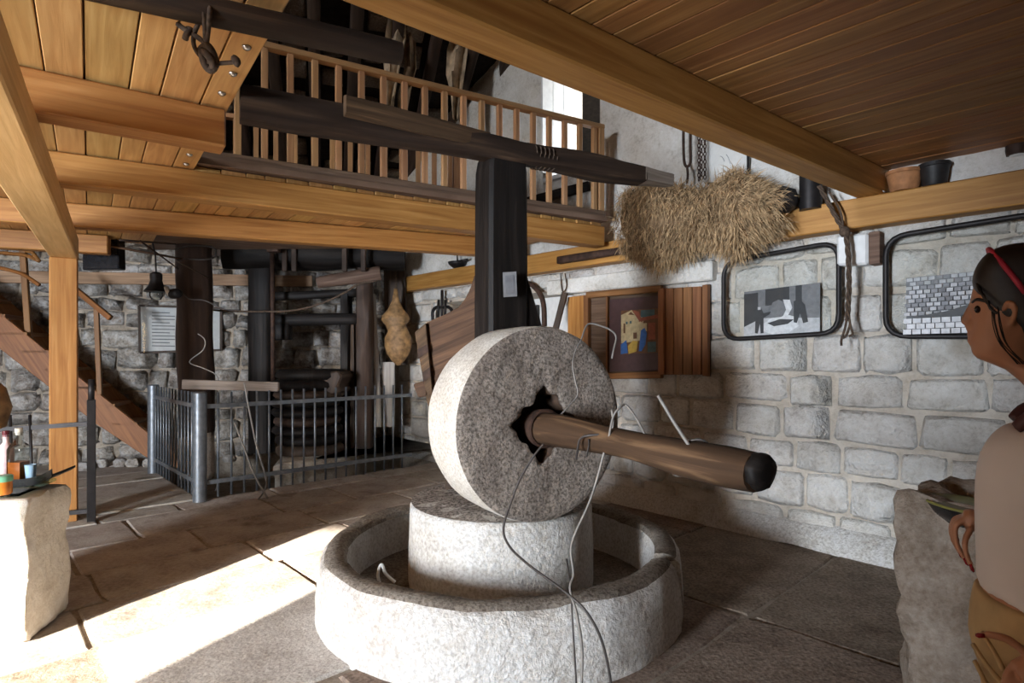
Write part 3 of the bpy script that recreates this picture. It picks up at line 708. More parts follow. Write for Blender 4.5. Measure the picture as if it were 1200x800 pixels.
# ================================================================ BALCONY, STAIRS, RAILS
zr0 = ZP+.075
def rail_on(name, a, b, n, height, label, sz=.042, mat='wood_baluster', end_post=True, inset=0.035):
    """wooden railing standing on the deck between a and b"""
    d, s, u = frame_of(a, b); s = s if s.dot(a) > 0 else -s; off = s*inset
    a = a+off; b = b+off; L = (b-a).length
    t = thing(name, (a+b)/2, label, 'railing')
    beam_mb(a+UP*.03, b+UP*.03, .09, .06).build('bottom_rail', 'wood_old', t, bevel=.005)
    beam_mb(a+UP*(height-.02), b+UP*(height-.02), .075, .04).build('top_rail', 'wood_baluster', t, bevel=.006)
    me = None
    for k in range(n):
        p = a.lerp(b, (k+.4)/n)
        if me is None:
            o = beam_mb(p+UP*.06, p+UP*(height-.04), sz, sz, up=s).build('baluster', mat, t, bevel=.003); me = o.data; base = ORIG[o.name]-p
        else:
            o = put('baluster', me, p+base, t); bv = o.modifiers.new('edge', 'BEVEL'); bv.width = .003; bv.segments = 1
    if end_post: beam_mb(b-d*.03, b-d*.03+UP*(height+.005), .06, .06, up=s).build('end_post', 'wood_baluster', t, bevel=.004)
    return t
rl0 = LV(PEDGE+.02, vB(PEDGE+.02), zr0); rl1 = pB1.copy(); rl1.z = zr0
rail_on('balcony_railing', rl0, rl1, 20, .86, 'wooden balcony railing with slim square balusters over the long beam')
rc0 = LV(PEDGE+.1, vC(PEDGE+.1)+.05, zr0); rc1 = LV(PEDGE+2.45, vC(PEDGE+2.45)+.05, zr0)
rail_on('inner_railing', rc0, rc1, 15, .82, 'second wooden railing further back on the balcony')
# log under the loft and its rope
lg0, lg1 = PZ(105, -18, 2.525), PZ(470, 63, 2.525)
lgd = (lg1-lg0).normalized()
def log_mb(p0, p1, r0, r1, n=12, segs=18, amp=.06, seed=0):
    ax = (p1-p0).normalized(); s_ = ax.cross(UP if abs(ax.z) < .9 else Vector((1, 0, 0))).normalized(); u_ = s_.cross(ax); R = []
    for k in range(segs+1):
        q = k/segs; c = p0.lerp(p1, q); r = r0+(r1-r0)*q
        if k in (0, segs): r *= .9
        R.append([c+(s_*math.cos(i*2*math.pi/n)+u_*math.sin(i*2*math.pi/n))*r*(1+amp*noise.noise(Vector((q*5+seed, math.cos(i*2*math.pi/n), math.sin(i*2*math.pi/n)+seed)))) for i in range(n)])
    return MB().rings(R)
tag(log_mb(lg0-lgd*.4, lg1, .046, .044, seed=4).build('round_log', 'wood_pole', smooth=True, angle=60), 'dark round log fixed under the loft planks at the top left', 'log')
def hanging_rope():
    d = 1.93
    t = thing('knotted_rope', P(242, 85, d), 'knotted brown rope dangling from the dark log', 'rope')
    pts = lambda l: smooth_path([P(x, y, d+dz) for x, y, dz in l], 5)
    for l in ([(238, -12, .0), (238, 10, -.06), (240, 30, -.03), (241, 50, 0), (245, 75, 0)], [(247, -12, .02), (246, 12, -.065), (244, 35, -.02), (242, 55, 0)], [(236, 0, -.04), (233, 25, -.02), (228, 38, 0), (227, 52, 0), (233, 64, 0), (240, 70, 0)]):
        MB().tube(pts(l), .0075, 6).build('strand', 'rope', t, smooth=True)
    MB().tube(pts([(208, 28, 0), (216, 34, 0), (226, 40, 0), (236, 47, 0), (243, 54, 0)]), .009, 6).build('loose_end', 'rope', t, smooth=True)
    MB().tube(pts([(217, 46, 0), (219, 40, -.01), (224, 36, 0), (220, 34, .01)]), .010, 6).build('knot', 'rope', t, smooth=True)
    MB().tube(pts([(236, 58, .01), (243, 54, -.02), (250, 64, -.01), (252, 76, 0), (246, 82, .01), (239, 72, 0), (238, 60, -.015), (246, 68, -.02), (251, 80, -.01)]), .013, 7).build('knot', 'rope', t, smooth=True)
    MB().tube(pts([(250, 75, 0), (260, 74, 0), (272, 73, 0), (277, 71, 0)]), .007, 6).build('loose_end', 'rope', t, smooth=True)
    MB().tube(pts([(274, 68, 0), (278, 72, -.005), (276, 76, 0)]), .012, 7).build('knot', 'rope', t, smooth=True)
hanging_rope()
# bolts in the edge plank
for (x, y) in ((289, 55), (273, 86), (260, 109), (222, 181), (218, 192)):
    p = PZ(x, y, ZP); MB().lathe([(.006, .004), (.017, .001), (.017, -.004), (.008, -.012)], p, 10).build('bolt', 'bolt_steel', ceiling_left, smooth=True)

# staircase -------------------------------------------------------------
def staircase():
    t = thing('staircase', P(205, 552, 6.9), 'brown wooden staircase climbing to the left along the back wall', 'staircase')
    dn = 6.75
    def strg(off, lo, hi):
        pts = [PB(x, y, .78) for x, y in ((214, 546), (205, 532), (120, 464), (-60, 318), (-60, 362), (112, 496), (196, 552))]
        sh = BN*-off
        return MB().poly([p+sh for p in pts], BN*-.045)
    strg(0, 0, 0).build('stringer', 'wood_stair', t, bevel=.006)
    strg(.62, 0, 0).build('stringer', 'wood_stair', t, bevel=.006)
    me = None
    for k in range(10):
        x, y = 200-26*k, 536-21.2*k
        p = PB(x, y, .78)+UP*-.03
        o = MB().prism(p-BD*.02, p-BD*.02-BN*.62, BD*.13, UP*.018).build('tread', 'wood_stair', t, bevel=.004)
staircase()
def stair_rail():
    d0 = 6.7
    t = thing('stair_handrail', P(115, 462, d0), 'dark wooden handrail above the staircase', 'handrail')
    beam_mb(P(68, 322, d0), P(130, 373, d0), .05, .06).build('rail', 'wood_stair', t, bevel=.006)
    beam_mb(P(113, 362, d0), P(117, 462, d0), .05, .05, up=BD).build('upright', 'wood_stair', t, bevel=.004)
    beam_mb(P(27, 292, d0), P(36, 425, d0), .06, .06, up=BD).build('upright', 'wood_stair', t, bevel=.004)
    for l in ([(-10, 312), (10, 316), (28, 322), (46, 334)], [(-10, 295), (10, 297), (30, 299), (46, 306)], [(30, 294), (38, 296), (46, 306)]):
        MB().tube(smooth_path([P(x, y, d0-.05) for x, y in l], 5), .022, 7).build('bent_rail', 'wood_stair', t, smooth=True)
stair_rail()
# dark steel guard beside the square post
def guard():
    p = PZ(107, 611, 0); t = thing('steel_guard_rail', p, 'dark grey steel guard rail with a tall post beside the square wooden post', 'railing')
    beam_mb(p, p+UP*1.02, .062, .062, up=LE).build('post', 'iron_black', t, bevel=.004)
    MB().tube([p+UP*1.0, p+UP*1.19], .024, 10).build('post_top', 'iron_black', t, smooth=True)
    q = P(107, 496, p.y); r = P(-30, 505, p.y-.25)
    beam_mb(q, r, .03, .035).build('top_bar', 'iron_black', t)
    q = P(107, 598, p.y); r = P(-30, 612, p.y-.25)
    beam_mb(q, r, .03, .035).build('bottom_bar', 'iron_black', t)
    for x in (35, 12): MB().tube([P(x, 486, p.y-.14), P(x+4, 600, p.y-.14)], .011, 7).build('bar', 'iron_black', t, smooth=True)
guard()
# blue grey steel fence around the press ---------------------------------
fa = UV(PU-.02, PV-.09); fe = UV(PU+2.35, PV-.09); fl = UV(PU-.04, PV+1.75)
def fence(name, a, b, label, posts, step=.122, zt=1.03):
    t = thing(name, a, label, 'fence'); d = (b-a).normalized(); L = (b-a).length
    for p in posts:
        MB().lathe([(.062, 0), (.062, zt), (.05, zt+.012)], p, 16).build('post', 'steel_blue', t, smooth=True, angle=40)
    beam_mb(a+UP*.90, b+UP*.90, .03, .04).build('top_rail', 'steel_blue', t)
    beam_mb(a+UP*.17, b+UP*.17, .03, .04).build('bottom_rail', 'steel_blue', t)
    n = int(L/step); o = None
    for k in range(1, n):
        p = a+d*(k*step+.04)
        if o is None:
            o = MB().tube([p+UP*.02, p+UP*1.03], .011, 7).build('bar', 'steel_blue', t, smooth=True); base = ORIG[o.name]-p
        else: put('bar', o.data, p+base, t)
fence('steel_fence', fa, fe, 'blue grey steel fence in front of the old press', [fa])
fence('steel_fence', fa+WD*.1, fl, 'short blue grey steel fence returning to the back wall left of the press', [fl])

# ================================================================ THE PRESS AND ITS CORNER
def stone_bed():
    zb = .19
    f = [PZ(322, 545, zb), PZ(360, 540, zb), PZ(410, 534, zb), PZ(440, 521, zb), PZ(475, 515, zb), PZ(497, 506, zb), PZ(508, 492, zb)]
    f = smooth_path(f, 3)
    back = [W0+WD*(CORNER_S-1.2)-E2*.10, W0+WD*(CORNER_S-.12)-E2*.10, PB(345, 400, .1)]
    out = f+[Vector((b.x, b.y, zb)) for b in back]
    mb = MB(); c = sum(out, Vector())/len(out)
    R = []
    for ins, z in ((0, -.36), (.0, zb-.13), (-.03, zb-.11), (-.02, zb-.02), (.03, zb)):
        R.append([Vector((p.x, p.y, 0))+(Vector((c.x-p.x, c.y-p.y, 0)).normalized()*ins)+UP*(z+.02*noise.noise(p*2.4+UP*z)) for p in out])
    mb.rings(R); tag(mb.build('press_platform', 'pit_stone', smooth=True, angle=35), 'low stone platform under the old press behind the fence', 'platform')
stone_bed()
DPR = 7.25
def press():
    zb = .17
    base = P(375, 500, DPR); base.z = zb
    t = thing('olive_press', base, 'black timber olive press behind the steel fence', 'press')
    def col(x0, x1, y0, y1, d, nm, mat='wood_black', seed=1):
        w = (x1-x0)/FPX*d; a = P((x0+x1)/2, y1, d); b = P((x0+x1)/2, y0, d)
        return rough_mb(a, b, w, .22, 10, .01, seed, up=Vector((0, 1, 0))).build(nm, mat, t, smooth=True, angle=50)
    yb = lambda d: HY+(CAMZ-zb)/d*FPX
    col(294, 319, 296, yb(7.3), 7.3, 'column'); col(419, 436, 312, yb(7.5), 7.5, 'column', 'wood_dark', 4)
    col(401, 411, 345, yb(7.5), 7.5, 'column', 'wood_black', 7); col(412, 418, 380, yb(7.55), 7.55, 'column', 'wood_dark', 9)
    # rounded cross head
    a, b = P(264, 296, 7.2), P(474, 300, 7.55)
    rough_mb(a, b, .36, .40, 18, .02, 6, .34, .34, corner=.45).build('cross_head', 'wood_black', t, smooth=True, angle=60)
    rough_mb(P(322, 347, 7.4), P(425, 343, 7.5), .16, .10, 8, .012, 12).build('cross_beam', 'wood_black', t, smooth=True)
    rough_mb(P(320, 375, 7.35), P(425, 374, 7.5), .2, .15, 8, .012, 13).build('cross_beam', 'wood_black', t, smooth=True)
    rough_mb(P(323, 388, 7.35), P(340, 388, 7.35), .16, .22, 4, .012, 15).build('bracket', 'wood_black', t, smooth=True)
    for x in (334, 345, 404, 426): beam_mb(P(x, 318, 7.15), P(x, 285, 7.15), .06, .05, up=Vector((0, 1, 0))).build('peg', 'wood_dark', t, bevel=.006)
    MB().tube([P(320, 455, 7.05), P(319, 295, 7.05)], .028, 8).build('iron_rod', 'iron_rust', t, smooth=True)
    c = P(321, 291, 7.0); MB().box(c-Vector((.07, .05, .05)), c+Vector((.07, .05, .05))).build('nut', 'iron_rust', t, bevel=.008)
    # stack of pressing mats
    z = zb; k = 0; cx = P(362, 500, 7.2)
    while z < 1.16:
        h = .10+.05*random.random(); r = .40+.04*random.random(); o = Vector((cx.x+random.uniform(-.03, .03), cx.y, 0))
        MB().lathe([(r*.9, z), (r, z+h*.3), (r*.98, z+h*.7), (r*.86, z+h)], o, 22, fn=lambda th, rr, zz: 1+.06*noise.noise(Vector((math.cos(th)*2, math.sin(th)*2, zz*6)))).build('pressing_mat', 'wood_dark' if k % 3 == 0 else 'wood_black', t, smooth=True)
        z += h; k += 1
    pts = [(325, 452), (327, 440), (340, 436), (346, 432), (358, 436), (380, 437), (396, 434), (401, 441), (396, 452), (399, 460), (384, 464), (330, 462)]
    MB().poly([P(x, y, 6.95) for x, y in pts], Vector((0, .5, 0))).build('press_block', 'wood_dark', t, bevel=.02)
press()
def simple(name, mb, mat, label, cat, group=None, **kw): return tag(mb.build(name, mat, **kw), label, cat, group)
simple('wooden_roller', log_mb(P(372, 331, 7.2), P(446, 320, 7.3), .075, .095, seed=2), 'wood_old', 'grey brown wooden roller lying across the press', 'log', smooth=True, angle=60)
simple('strung_cord', MB().tube(smooth_path([P(x, y, 6.95) for x, y in ((232, 361), (260, 364), (298, 365), (340, 364), (372, 357), (400, 345), (420, 333), (442, 329))], 4), .013, 6), 'rope', 'thin brown cord strung between the log pillar and the press', 'cord', smooth=True)
simple('birch_pole', log_mb(P(443, 500, 7.6), P(436, 345, 7.75), .055, .05, seed=8, amp=.15), 'wood_birch', 'pale weathered pole leaning beside the right press column', 'pole', smooth=True, angle=60)
simple('pale_plank', beam_mb(P(455, 500, 7.75), P(455, 424, 7.75), .17, .03, up=Vector((0, 1, 0))), 'wood_birch', 'pale grey plank standing below the hanging hide', 'plank', bevel=.005)
simple('dark_board', beam_mb(P(465, 428, 7.95), P(462, 290, 7.95), .30, .05, up=Vector((0, 1, 0))), 'wood_dark', 'dark brown board on the corner behind the hanging hide', 'board', bevel=.008)
def hide():
    d = 7.7
    L = [(338, 2), (352, 4), (362, 9), (370, 16), (375, 17), (381, 12), (388, 12), (396, 16), (406, 16), (415, 13), (422, 8), (428, 2)]
    R = []
    for y, hw in L:
        c = P(464+(3 if y > 385 else 0), y, d); w = hw/FPX*d
        R.append([c+Vector((math.cos(a)*w, math.sin(a)*w*.45-.02, 0)) for a in [i*2*math.pi/14 for i in range(14)]])
    t = MB().rings(R).build('hanging_hide', 'leather', smooth=True); tag(t, 'tan stuffed animal hide hanging in the corner by the press', 'hide')
    MB().tube([P(464, 338, d), P(464, 318, d+.1)], .012, 6).build('cord', 'rope', t)
hide()
# log pillar in front of the back wall
pil = PZ(231, 560, 0)
def pillar():
    t = thing('log_pillar', pil, 'thick dark log pillar under the balcony, pale at its foot', 'pillar')
    dd = pil.y
    MB().lathe([(.17, 0), (.185, .08), (.18, .25), (.175, .45), (.17, .52)], pil, 18, fn=lambda th, r, z: 1+.08*noise.noise(Vector((math.cos(th)*2, math.sin(th)*2, z*5)))).build('stone_foot', 'pit_stone', t, smooth=True)
    log_mb(pil+UP*.45, P(227, 276, dd), .19, .185, seed=3, amp=.1).build('trunk', 'wood_dark', t, smooth=True, angle=60)
pillar()
wd_ = pil.y-.25
def wirething(name, pts, d, r, mat, label, group=None, n=5):
    return simple(name, MB().tube(smooth_path([P(x, y, d+(dz[0] if dz else 0)) for (x, y, *dz) in pts], n), r, 6), mat, label, 'wire', group, smooth=True)
wirething('wire', [(205, 292), (225, 288), (250, 290), (252, 300, .1), (240, 304), (215, 303)], wd_, .009, 'wire_dark', 'dark wire wrapped round the top of the log pillar')
wirething('wire', [(212, 340), (222, 350), (240, 352), (262, 362), (282, 363)], wd_, .007, 'wire_dark', 'thin dark wire running right from the lamp across the pillar')
wirething('wire', [(232, 391), (240, 398), (238, 410), (222, 424), (240, 432), (255, 442), (257, 470), (255, 560), (252, 575)], wd_-.1, .006, 'wire_grey', 'looped grey wire hanging down the front of the log pillar')
wirething('wire', [(286, 448), (292, 480), (300, 520), (312, 565), (302, 586)], 5.6, .008, 'wire_grey', 'pale wire bent against the left side of the steel fence')
wirething('wire', [(275, 495), (288, 530), (300, 560), (314, 584)], 5.5, .009, 'wire_grey', 'straight pale wire leaning on the fence post')
simple('old_plank', beam_mb(P(214, 450, 6.1), P(327, 453, 6.15), .05, .10), 'wood_grey', 'short weathered plank across the pillar and the fence corner', 'plank', bevel=.006)
# things on the back wall
simple('wall_timber', beam_mb(PB(-40, 317, .06)-UP*.07, PB(366, 328, .06)-UP*.02, .10, .15), 'wood_wall_timber', 'flat brown timber set along the rubble back wall', 'beam', bevel=.006)
def framed_notice():
    c = [PB(x, y, .09) for x, y in ((163, 358), (259, 361), (259, 410), (164, 413))]
    ctr = sum(c, Vector())/4; t = thing('framed_notice', ctr-UP*.3, 'framed grey sheet of small text behind the log pillar', 'picture frame')
    MB().poly(c, BN*-.02).build('backing', 'paper_grey', t)
    for i in range(4): beam_mb(c[i], c[(i+1) % 4], .03, .018, up=BN).build('frame_bar', 'wood_dark', t)
    for k in range(11):
        a = PB(178, 366+k*3.9, .095); b = PB(205 if k % 3 else 199, 366.5+k*3.9, .095)
        beam_mb(a, b, .012, .003, up=BN).build('text_line', 'ink', t)
    MB().poly([p+BN*.012 for p in c], BN*.003).build('pane', 'pane', t)
framed_notice()
def hood_lamp():
    d = 6.1; c = P(183, 342, d); t = thing('hood_lamp', c, 'black bell shaped hood lamp hanging left of the log pillar', 'lamp')
    k = d/FPX
    MB().lathe([(13*k, 0), (12*k, 2*k), (8*k, 7*k), (6*k, 14*k), (6.5*k, 15*k), (6.5*k, 21*k), (4*k, 23*k)], c, 18).build('hood', 'iron_black', t, smooth=True, angle=50)
    MB().lathe([(5*k, -9*k), (7*k, -5*k), (7*k, 0), (5*k, 3*k)], c, 14).build('bulb', 'glass_clear', t, smooth=True)
    MB().tube([c+UP*22*k, P(182, 300, d), P(179, 285, d)], .008, 6).build('cord', 'iron_black', t)
    MB().lathe([(4*k, -7*k), (6*k, -4*k), (6*k, 4*k), (4*k, 7*k)], P(205, 344, d), 12, Vector((1, -.3, 0))).build('socket', 'iron_black', t, smooth=True)
    MB().lathe([(5*k, 0), (6*k, 2*k), (6*k, 4*k)], P(199, 340, d), 12, Vector((-1, -.3, -.4))).build('socket_ring', 'paper', t, smooth=True)
hood_lamp()
simple('black_box', MB().poly([P(x, y, 6.0) for x, y in ((96, 283), (138, 279), (139, 315), (96, 316))], Vector((0, .12, 0))), 'black_gloss', 'black box hung under the beam stub, above the wall timber', 'box', bevel=.01)
for k, (a, b, r, lab) in enumerate((((102, 283), (212, 303), .016, 'pale long stick leaning from the beam stub to the log pillar'), ((140, 281), (206, 286), .012, 'thin short stick tucked under the gold beam left of the pillar'), ((164, 282), (209, 315), .010, 'thin dark stick slanting down to the log pillar'), ((208, 306), (245, 326), .009, 'thin dark twig slanting across the log pillar'))):
    simple('stick', log_mb(P(*a, 5.75), P(*b, pil.y-.22), r, r*.7, 7, 8, .2, k), 'wood_axle' if k == 0 else 'wood_dark', lab, 'stick', 'sticks under the loft', smooth=True)
# rubble ledge along the foot of the back wall
rr = random.Random(8)
ORD = ['leftmost', 'second from the left', 'third from the left', 'fourth from the left', 'fifth from the left', 'sixth from the left', 'seventh from the left']; NST = 0
for k in range(13):
    x = 100+k*19+rr.uniform(-3, 3); p = PB(x, 400, .42+rr.uniform(-.1, .1)); p.z = 0
    if x > 195 and x < 262: continue
    if NST >= len(ORD): break
    w = rr.uniform(.08, .10)
    simple('loose_stone', MB().lathe([(w*.8, 0), (w, .03), (w*.9, .07), (w*.5, .10)], p, 9, fn=lambda th, r, z: 1+.35*noise.noise(Vector((math.cos(th)*1.5+k*3, math.sin(th)*1.5, z*4)))), 'stone_back', 'loose flat stone at the foot of the back wall, '+ORD[NST], 'stone', 'loose stones along the back wall', smooth=True, angle=40); NST += 1
# upper storey behind the railing: dark boards, stone pier, pelts, dark bench
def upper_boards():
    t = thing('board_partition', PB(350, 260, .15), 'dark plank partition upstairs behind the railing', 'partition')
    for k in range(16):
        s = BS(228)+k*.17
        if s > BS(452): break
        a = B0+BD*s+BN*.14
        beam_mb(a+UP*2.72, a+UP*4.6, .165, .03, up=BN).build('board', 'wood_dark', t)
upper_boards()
simple('dark_bench_rail', rough_mb(P(606, 240, 6.2), P(690, 218, 5.7), .05, .09, 8, .006, 2), 'wood_black', 'dark slanting timber seen between the right balusters', 'timber', smooth=True)
def pelt(pts, d, name, label):
    R = []
    for (y, x0, x1) in pts:
        a, b = P(x0, y, d), P(x1, y, d); n = 9
        R.append([a.lerp(b, i/n)+Vector((0, -.05*math.sin(i/n*math.pi*3+y*.05)-.03*noise.noise(Vector((i, y*.04, d))), 0)) for i in range(n+1)]+[a.lerp(b, i/n)+Vector((0, .04-.05*math.sin(i/n*math.pi*3+y*.05), 0)) for i in range(n, -1, -1)])
    simple(name, MB().rings(R), 'pelt', label, 'hide', smooth=True, angle=70)
pelt([(20, 456, 474), (40, 453, 474), (70, 449, 470), (95, 450, 466), (115, 453, 462), (135, 455, 459)], 6.1, 'hanging_pelt', 'tan pelt hanging upstairs just right of the dark log end')
pelt([(20, 476, 482), (45, 475, 486), (80, 473, 488), (105, 466, 482), (130, 466, 476), (152, 468, 472)], 6.3, 'hanging_pelt', 'narrow pale pelt hanging beside the larger tan pelt upstairs')
pelt([(40, 530, 548), (60, 524, 548), (85, 522, 545), (110, 528, 541), (140, 531, 538)], 6.4, 'hanging_pelt', 'small tan pelt hanging upstairs near the middle of the railing')

# ================================================================ THE RIGHT WALL
def wall_quad(pts, off): return [PW(x, y, off) for x, y in pts]
simple('lintel', MB().poly(wall_quad(((640, 329), (834, 304), (834, 328), (640, 346)), .10), E2*.14), 'plaster_upper', 'whitewashed lintel under the wall beam beside the hay', 'lintel', bevel=.012)
simple('gold_board', MB().poly(wall_quad(((690, 345), (690, 440), (665, 440), (665, 348)), .08), E2*.05), 'wood_gold', 'upright gold board left of the painting niche', 'board', bevel=.005)
def painting_niche():
    t = thing('painting_surround', PW(735, 440, .06), 'brown wooden niche frame holding the colourful painting', 'frame')
    c = wall_quad(((688, 346), (776, 338), (776, 439), (688, 441)), .085)
    for i in range(4): beam_mb(c[i], c[(i+1) % 4], .06, .05, up=E2).build('frame_bar', 'wood_shutter', t, bevel=.005)
    MB().poly([p+E2*.03 for p in c], E2*.02).build('backing', 'wood_old', t)
    beam_mb(PW(712, 348, .09), PW(712, 436, .09), .02, .03, up=E2).build('mullion', 'wood_shutter', t)
painting_niche()
plain('mat_plum', (0.09, 0.05, 0.052), rough=0.35, noise_amt=.1)
for nm, c_ in (('p_cream', (.58, .47, .27)), ('p_yellow', (.55, .36, .07)), ('p_blue', (.04, .13, .38)), ('p_brown', (.16, .075, .035)), ('p_red', (.30, .09, .05)), ('p_teal', (.08, .14, .15)), ('g_dark', (.03, .03, .033)), ('g_mid', (.16, .16, .17)), ('g_light', (.48, .48, .5)), ('g_pale', (.66, .66, .68))): plain(nm, c_, rough=.5, noise_amt=.12, scale=30)
def flat_print(parent, quad, off, shapes, name='print'):
    """quad: pixel corners of the print; shapes: (material, [(u, v)...]) with u right, v down in 0..1"""
    a, b, c, d = [PW(x, y, off) for x, y in quad]; mats = []; mb = MB()
    for k, (m, pts) in enumerate(shapes):
        if m not in mats: mats.append(m)
        q = []
        for (u, v) in pts: q.append((a.lerp(b, u)).lerp(d.lerp(c, u), v)-E2*(.0007*(k+1)))
        i0 = len(mb.v); mb.v.extend(q); mb.face(range(i0, i0+len(q)), None, mats.index(m))
    return mb.build(name, mats, parent, fixn=False)
R4 = lambda u0, v0, u1, v1: [(u0, v0), (u1, v0), (u1, v1), (u0, v1)]
def painting():
    t = thing('painting', PW(745, 434, .10), 'colourful village painting in a plum mount inside the niche', 'painting')
    MB().poly(wall_quad(((714, 351), (773, 346), (773, 434), (714, 435)), .10), E2*.02).build('mount', 'mat_plum', t, bevel=.003)
    flat_print(t, ((728, 364), (771, 361), (771, 413), (728, 415)), .103, [
        ('p_brown', R4(0, 0, 1, 1)), ('p_cream', [(0, .1), (.3, 0), (.62, .2), (.6, .7), (0, .75)]), ('p_red', [(.3, 0), (.5, .05), (.6, .3), (.5, .25)]),
        ('p_teal', R4(.55, .02, .92, .18)), ('p_red', [(.5, .2), (1, .14), (1, .22), (.5, .28)]), ('p_brown', [(.2, .1), (.28, .04), (.38, .12)]),
        ('p_cream', R4(.6, .32, .72, .5)), ('p_blue', [(.56, .48), (.66, .42), (.72, .55), (.68, .8), (.58, .95), (.5, .95)]), ('p_yellow', [(.2, .82), (.34, .7), (.48, .72), (.44, .95), (.22, 1)]),
        ('p_blue', [(0, .78), (.16, .68), (.2, .98), (0, 1)]), ('p_teal', R4(.74, .75, .96, .98)), ('p_red', R4(.76, .32, .95, .7)), ('p_brown', R4(.08, .3, .13, .52)), ('p_teal', R4(.15, .26, .2, .32)), ('p_teal', R4(.26, .25, .31, .31)), ('p_brown', R4(.36, .52, .46, .66))])
painting()
def shutter():
    t = thing('plank_shutter', PW(803, 440, .06), 'brown plank shutter folded open beside the painting', 'shutter')
    xs = [778, 789, 800, 811, 822]
    for i in range(4):
        x0, x1 = xs[i]+.4, xs[i+1]-.4
        MB().poly(wall_quad(((x1, 338-(x1-778)*.06), (x1, 439), (x0, 439), (x0, 338-(x0-778)*.06)), .075), E2*.03).build('board', 'wood_shutter', t, bevel=.003)
    MB().poly(wall_quad(((829, 333), (829, 441), (822.5, 440), (822.5, 334)), .09), E2*.05).build('edge_batten', 'wood_shutter', t, bevel=.004)
    MB().poly(wall_quad(((829, 333), (831, 333), (831, 441), (829, 441)), .05), E2*.03).build('hinge_strip', 'wood_black', t)
shutter()
# two glazed, round-cornered iron frames with photographs
def rounded(pts, r, n=5):
    out = []
    for i in range(4):
        p0, p1, p2 = pts[i-1], pts[i], pts[(i+1) % 4]; a = (p0-p1).normalized(); b = (p2-p1).normalized()
        for k in range(n+1):
            q = k/n; out.append(p1+a*r*(1-q)**2+b*r*q**2)
    return out
def glazed(name, corners, label, shapes, photo, plabel):
    c = wall_quad(corners, .10); t = thing(name, sum(c, Vector())/4-UP*.3, label, 'frame')
    loop = rounded(c, .13); loop.append(loop[0]); loop.append(loop[1])
    MB().tube(loop, .018, 8, cap=False).build('iron_rim', 'iron_black', t, smooth=True)
    ed = loop[:-2]; MB().poly([p+E2*.012 for p in ed], E2*.006).build('pane', 'pane', t)
    ph = thing('photograph', PW(photo[3][0], photo[3][1], .06), plabel, 'photograph')
    MB().poly(wall_quad(photo, .065), E2*.012).build('board', 'g_dark', ph)
    flat_print(ph, photo, .066, shapes)
mill_shapes = [('g_mid', R4(0, 0, 1, 1)), ('g_dark', R4(.0, .05, .2, .75)), ('g_dark', R4(.3, .0, .62, .35)), ('g_mid', R4(.62, 0, .95, .8)), ('g_dark', R4(.7, 0, .78, .6)), ('g_light', [(0, .75), (.25, .6), (1, .72), (1, 1), (0, 1)]),
    ('g_pale', [(.28, .72), (.38, .62), (.62, .6), (.72, .66), (.74, .85), (.6, .97), (.4, .97), (.28, .88)]), ('g_dark', [(.33, .72), (.5, .66), (.68, .7), (.6, .78), (.42, .8)]),
    ('g_mid', [(.40, .3), (.48, .25), (.56, .32), (.58, .5), (.52, .62), (.42, .62), (.36, .48)]), ('g_pale', [(.54, .26), (.63, .28), (.66, .45), (.6, .62), (.53, .64), (.58, .48)]),
    ('g_dark', [(.17, .5), (.2, .4), (.25, .4), (.28, .5), (.38, .48), (.36, .54), (.28, .6), (.28, .92), (.24, .92), (.23, .72), (.2, .92), (.16, .9)]), ('g_light', R4(.2, .36, .24, .42)),
    ('g_dark', [(.68, .32), (.76, .3), (.82, .42), (.86, .78), (.8, .8), (.76, .58), (.72, .78), (.68, .76)])]
rp2 = random.Random(4)
wall_shapes = [('g_mid', R4(0, 0, 1, 1))]
for j in range(9):
    for i in range(12):
        u, v = (i+.5*(j % 2))/12, j/9*.68
        wall_shapes.append(('g_light' if rp2.random() < .35 else 'paper_grey' if rp2.random() < .2 else 'g_mid' if rp2.random() < .1 else 'g_l2', R4(u+.006, v+.008, min(1, u+.075), v+.066)))
plain('g_l2', (.24, .24, .255), rough=.5)
wall_shapes.append(('g_dark', [(.08, .70), (.5, .62), (.8, .5), (1, .3), (1, .68), (.5, .72)]))
for j in range(3):
    for i in range(9): wall_shapes.append(('g_pale', R4((i+.4*(j % 2))/9.4+.006, .72+j*.093, (i+.4*(j % 2))/9.4+.1, .72+j*.093+.083)))
glazed('glazed_iron_frame', ((848, 307), (983, 283), (983, 390), (848, 398)), 'round cornered black iron frame with glass left of the hanging harness rope', mill_shapes, ((872, 342), (961, 331), (961, 388), (872, 397)), 'black and white photograph of men working an oil mill')
glazed('glazed_iron_frame', ((1038, 278), (1235, 247), (1235, 394), (1038, 394)), 'round cornered black iron frame with glass behind the woman', wall_shapes, ((1062, 326), (1172, 315), (1172, 390), (1062, 393)), 'grey photograph of a cobbled stone slope beside the woman')
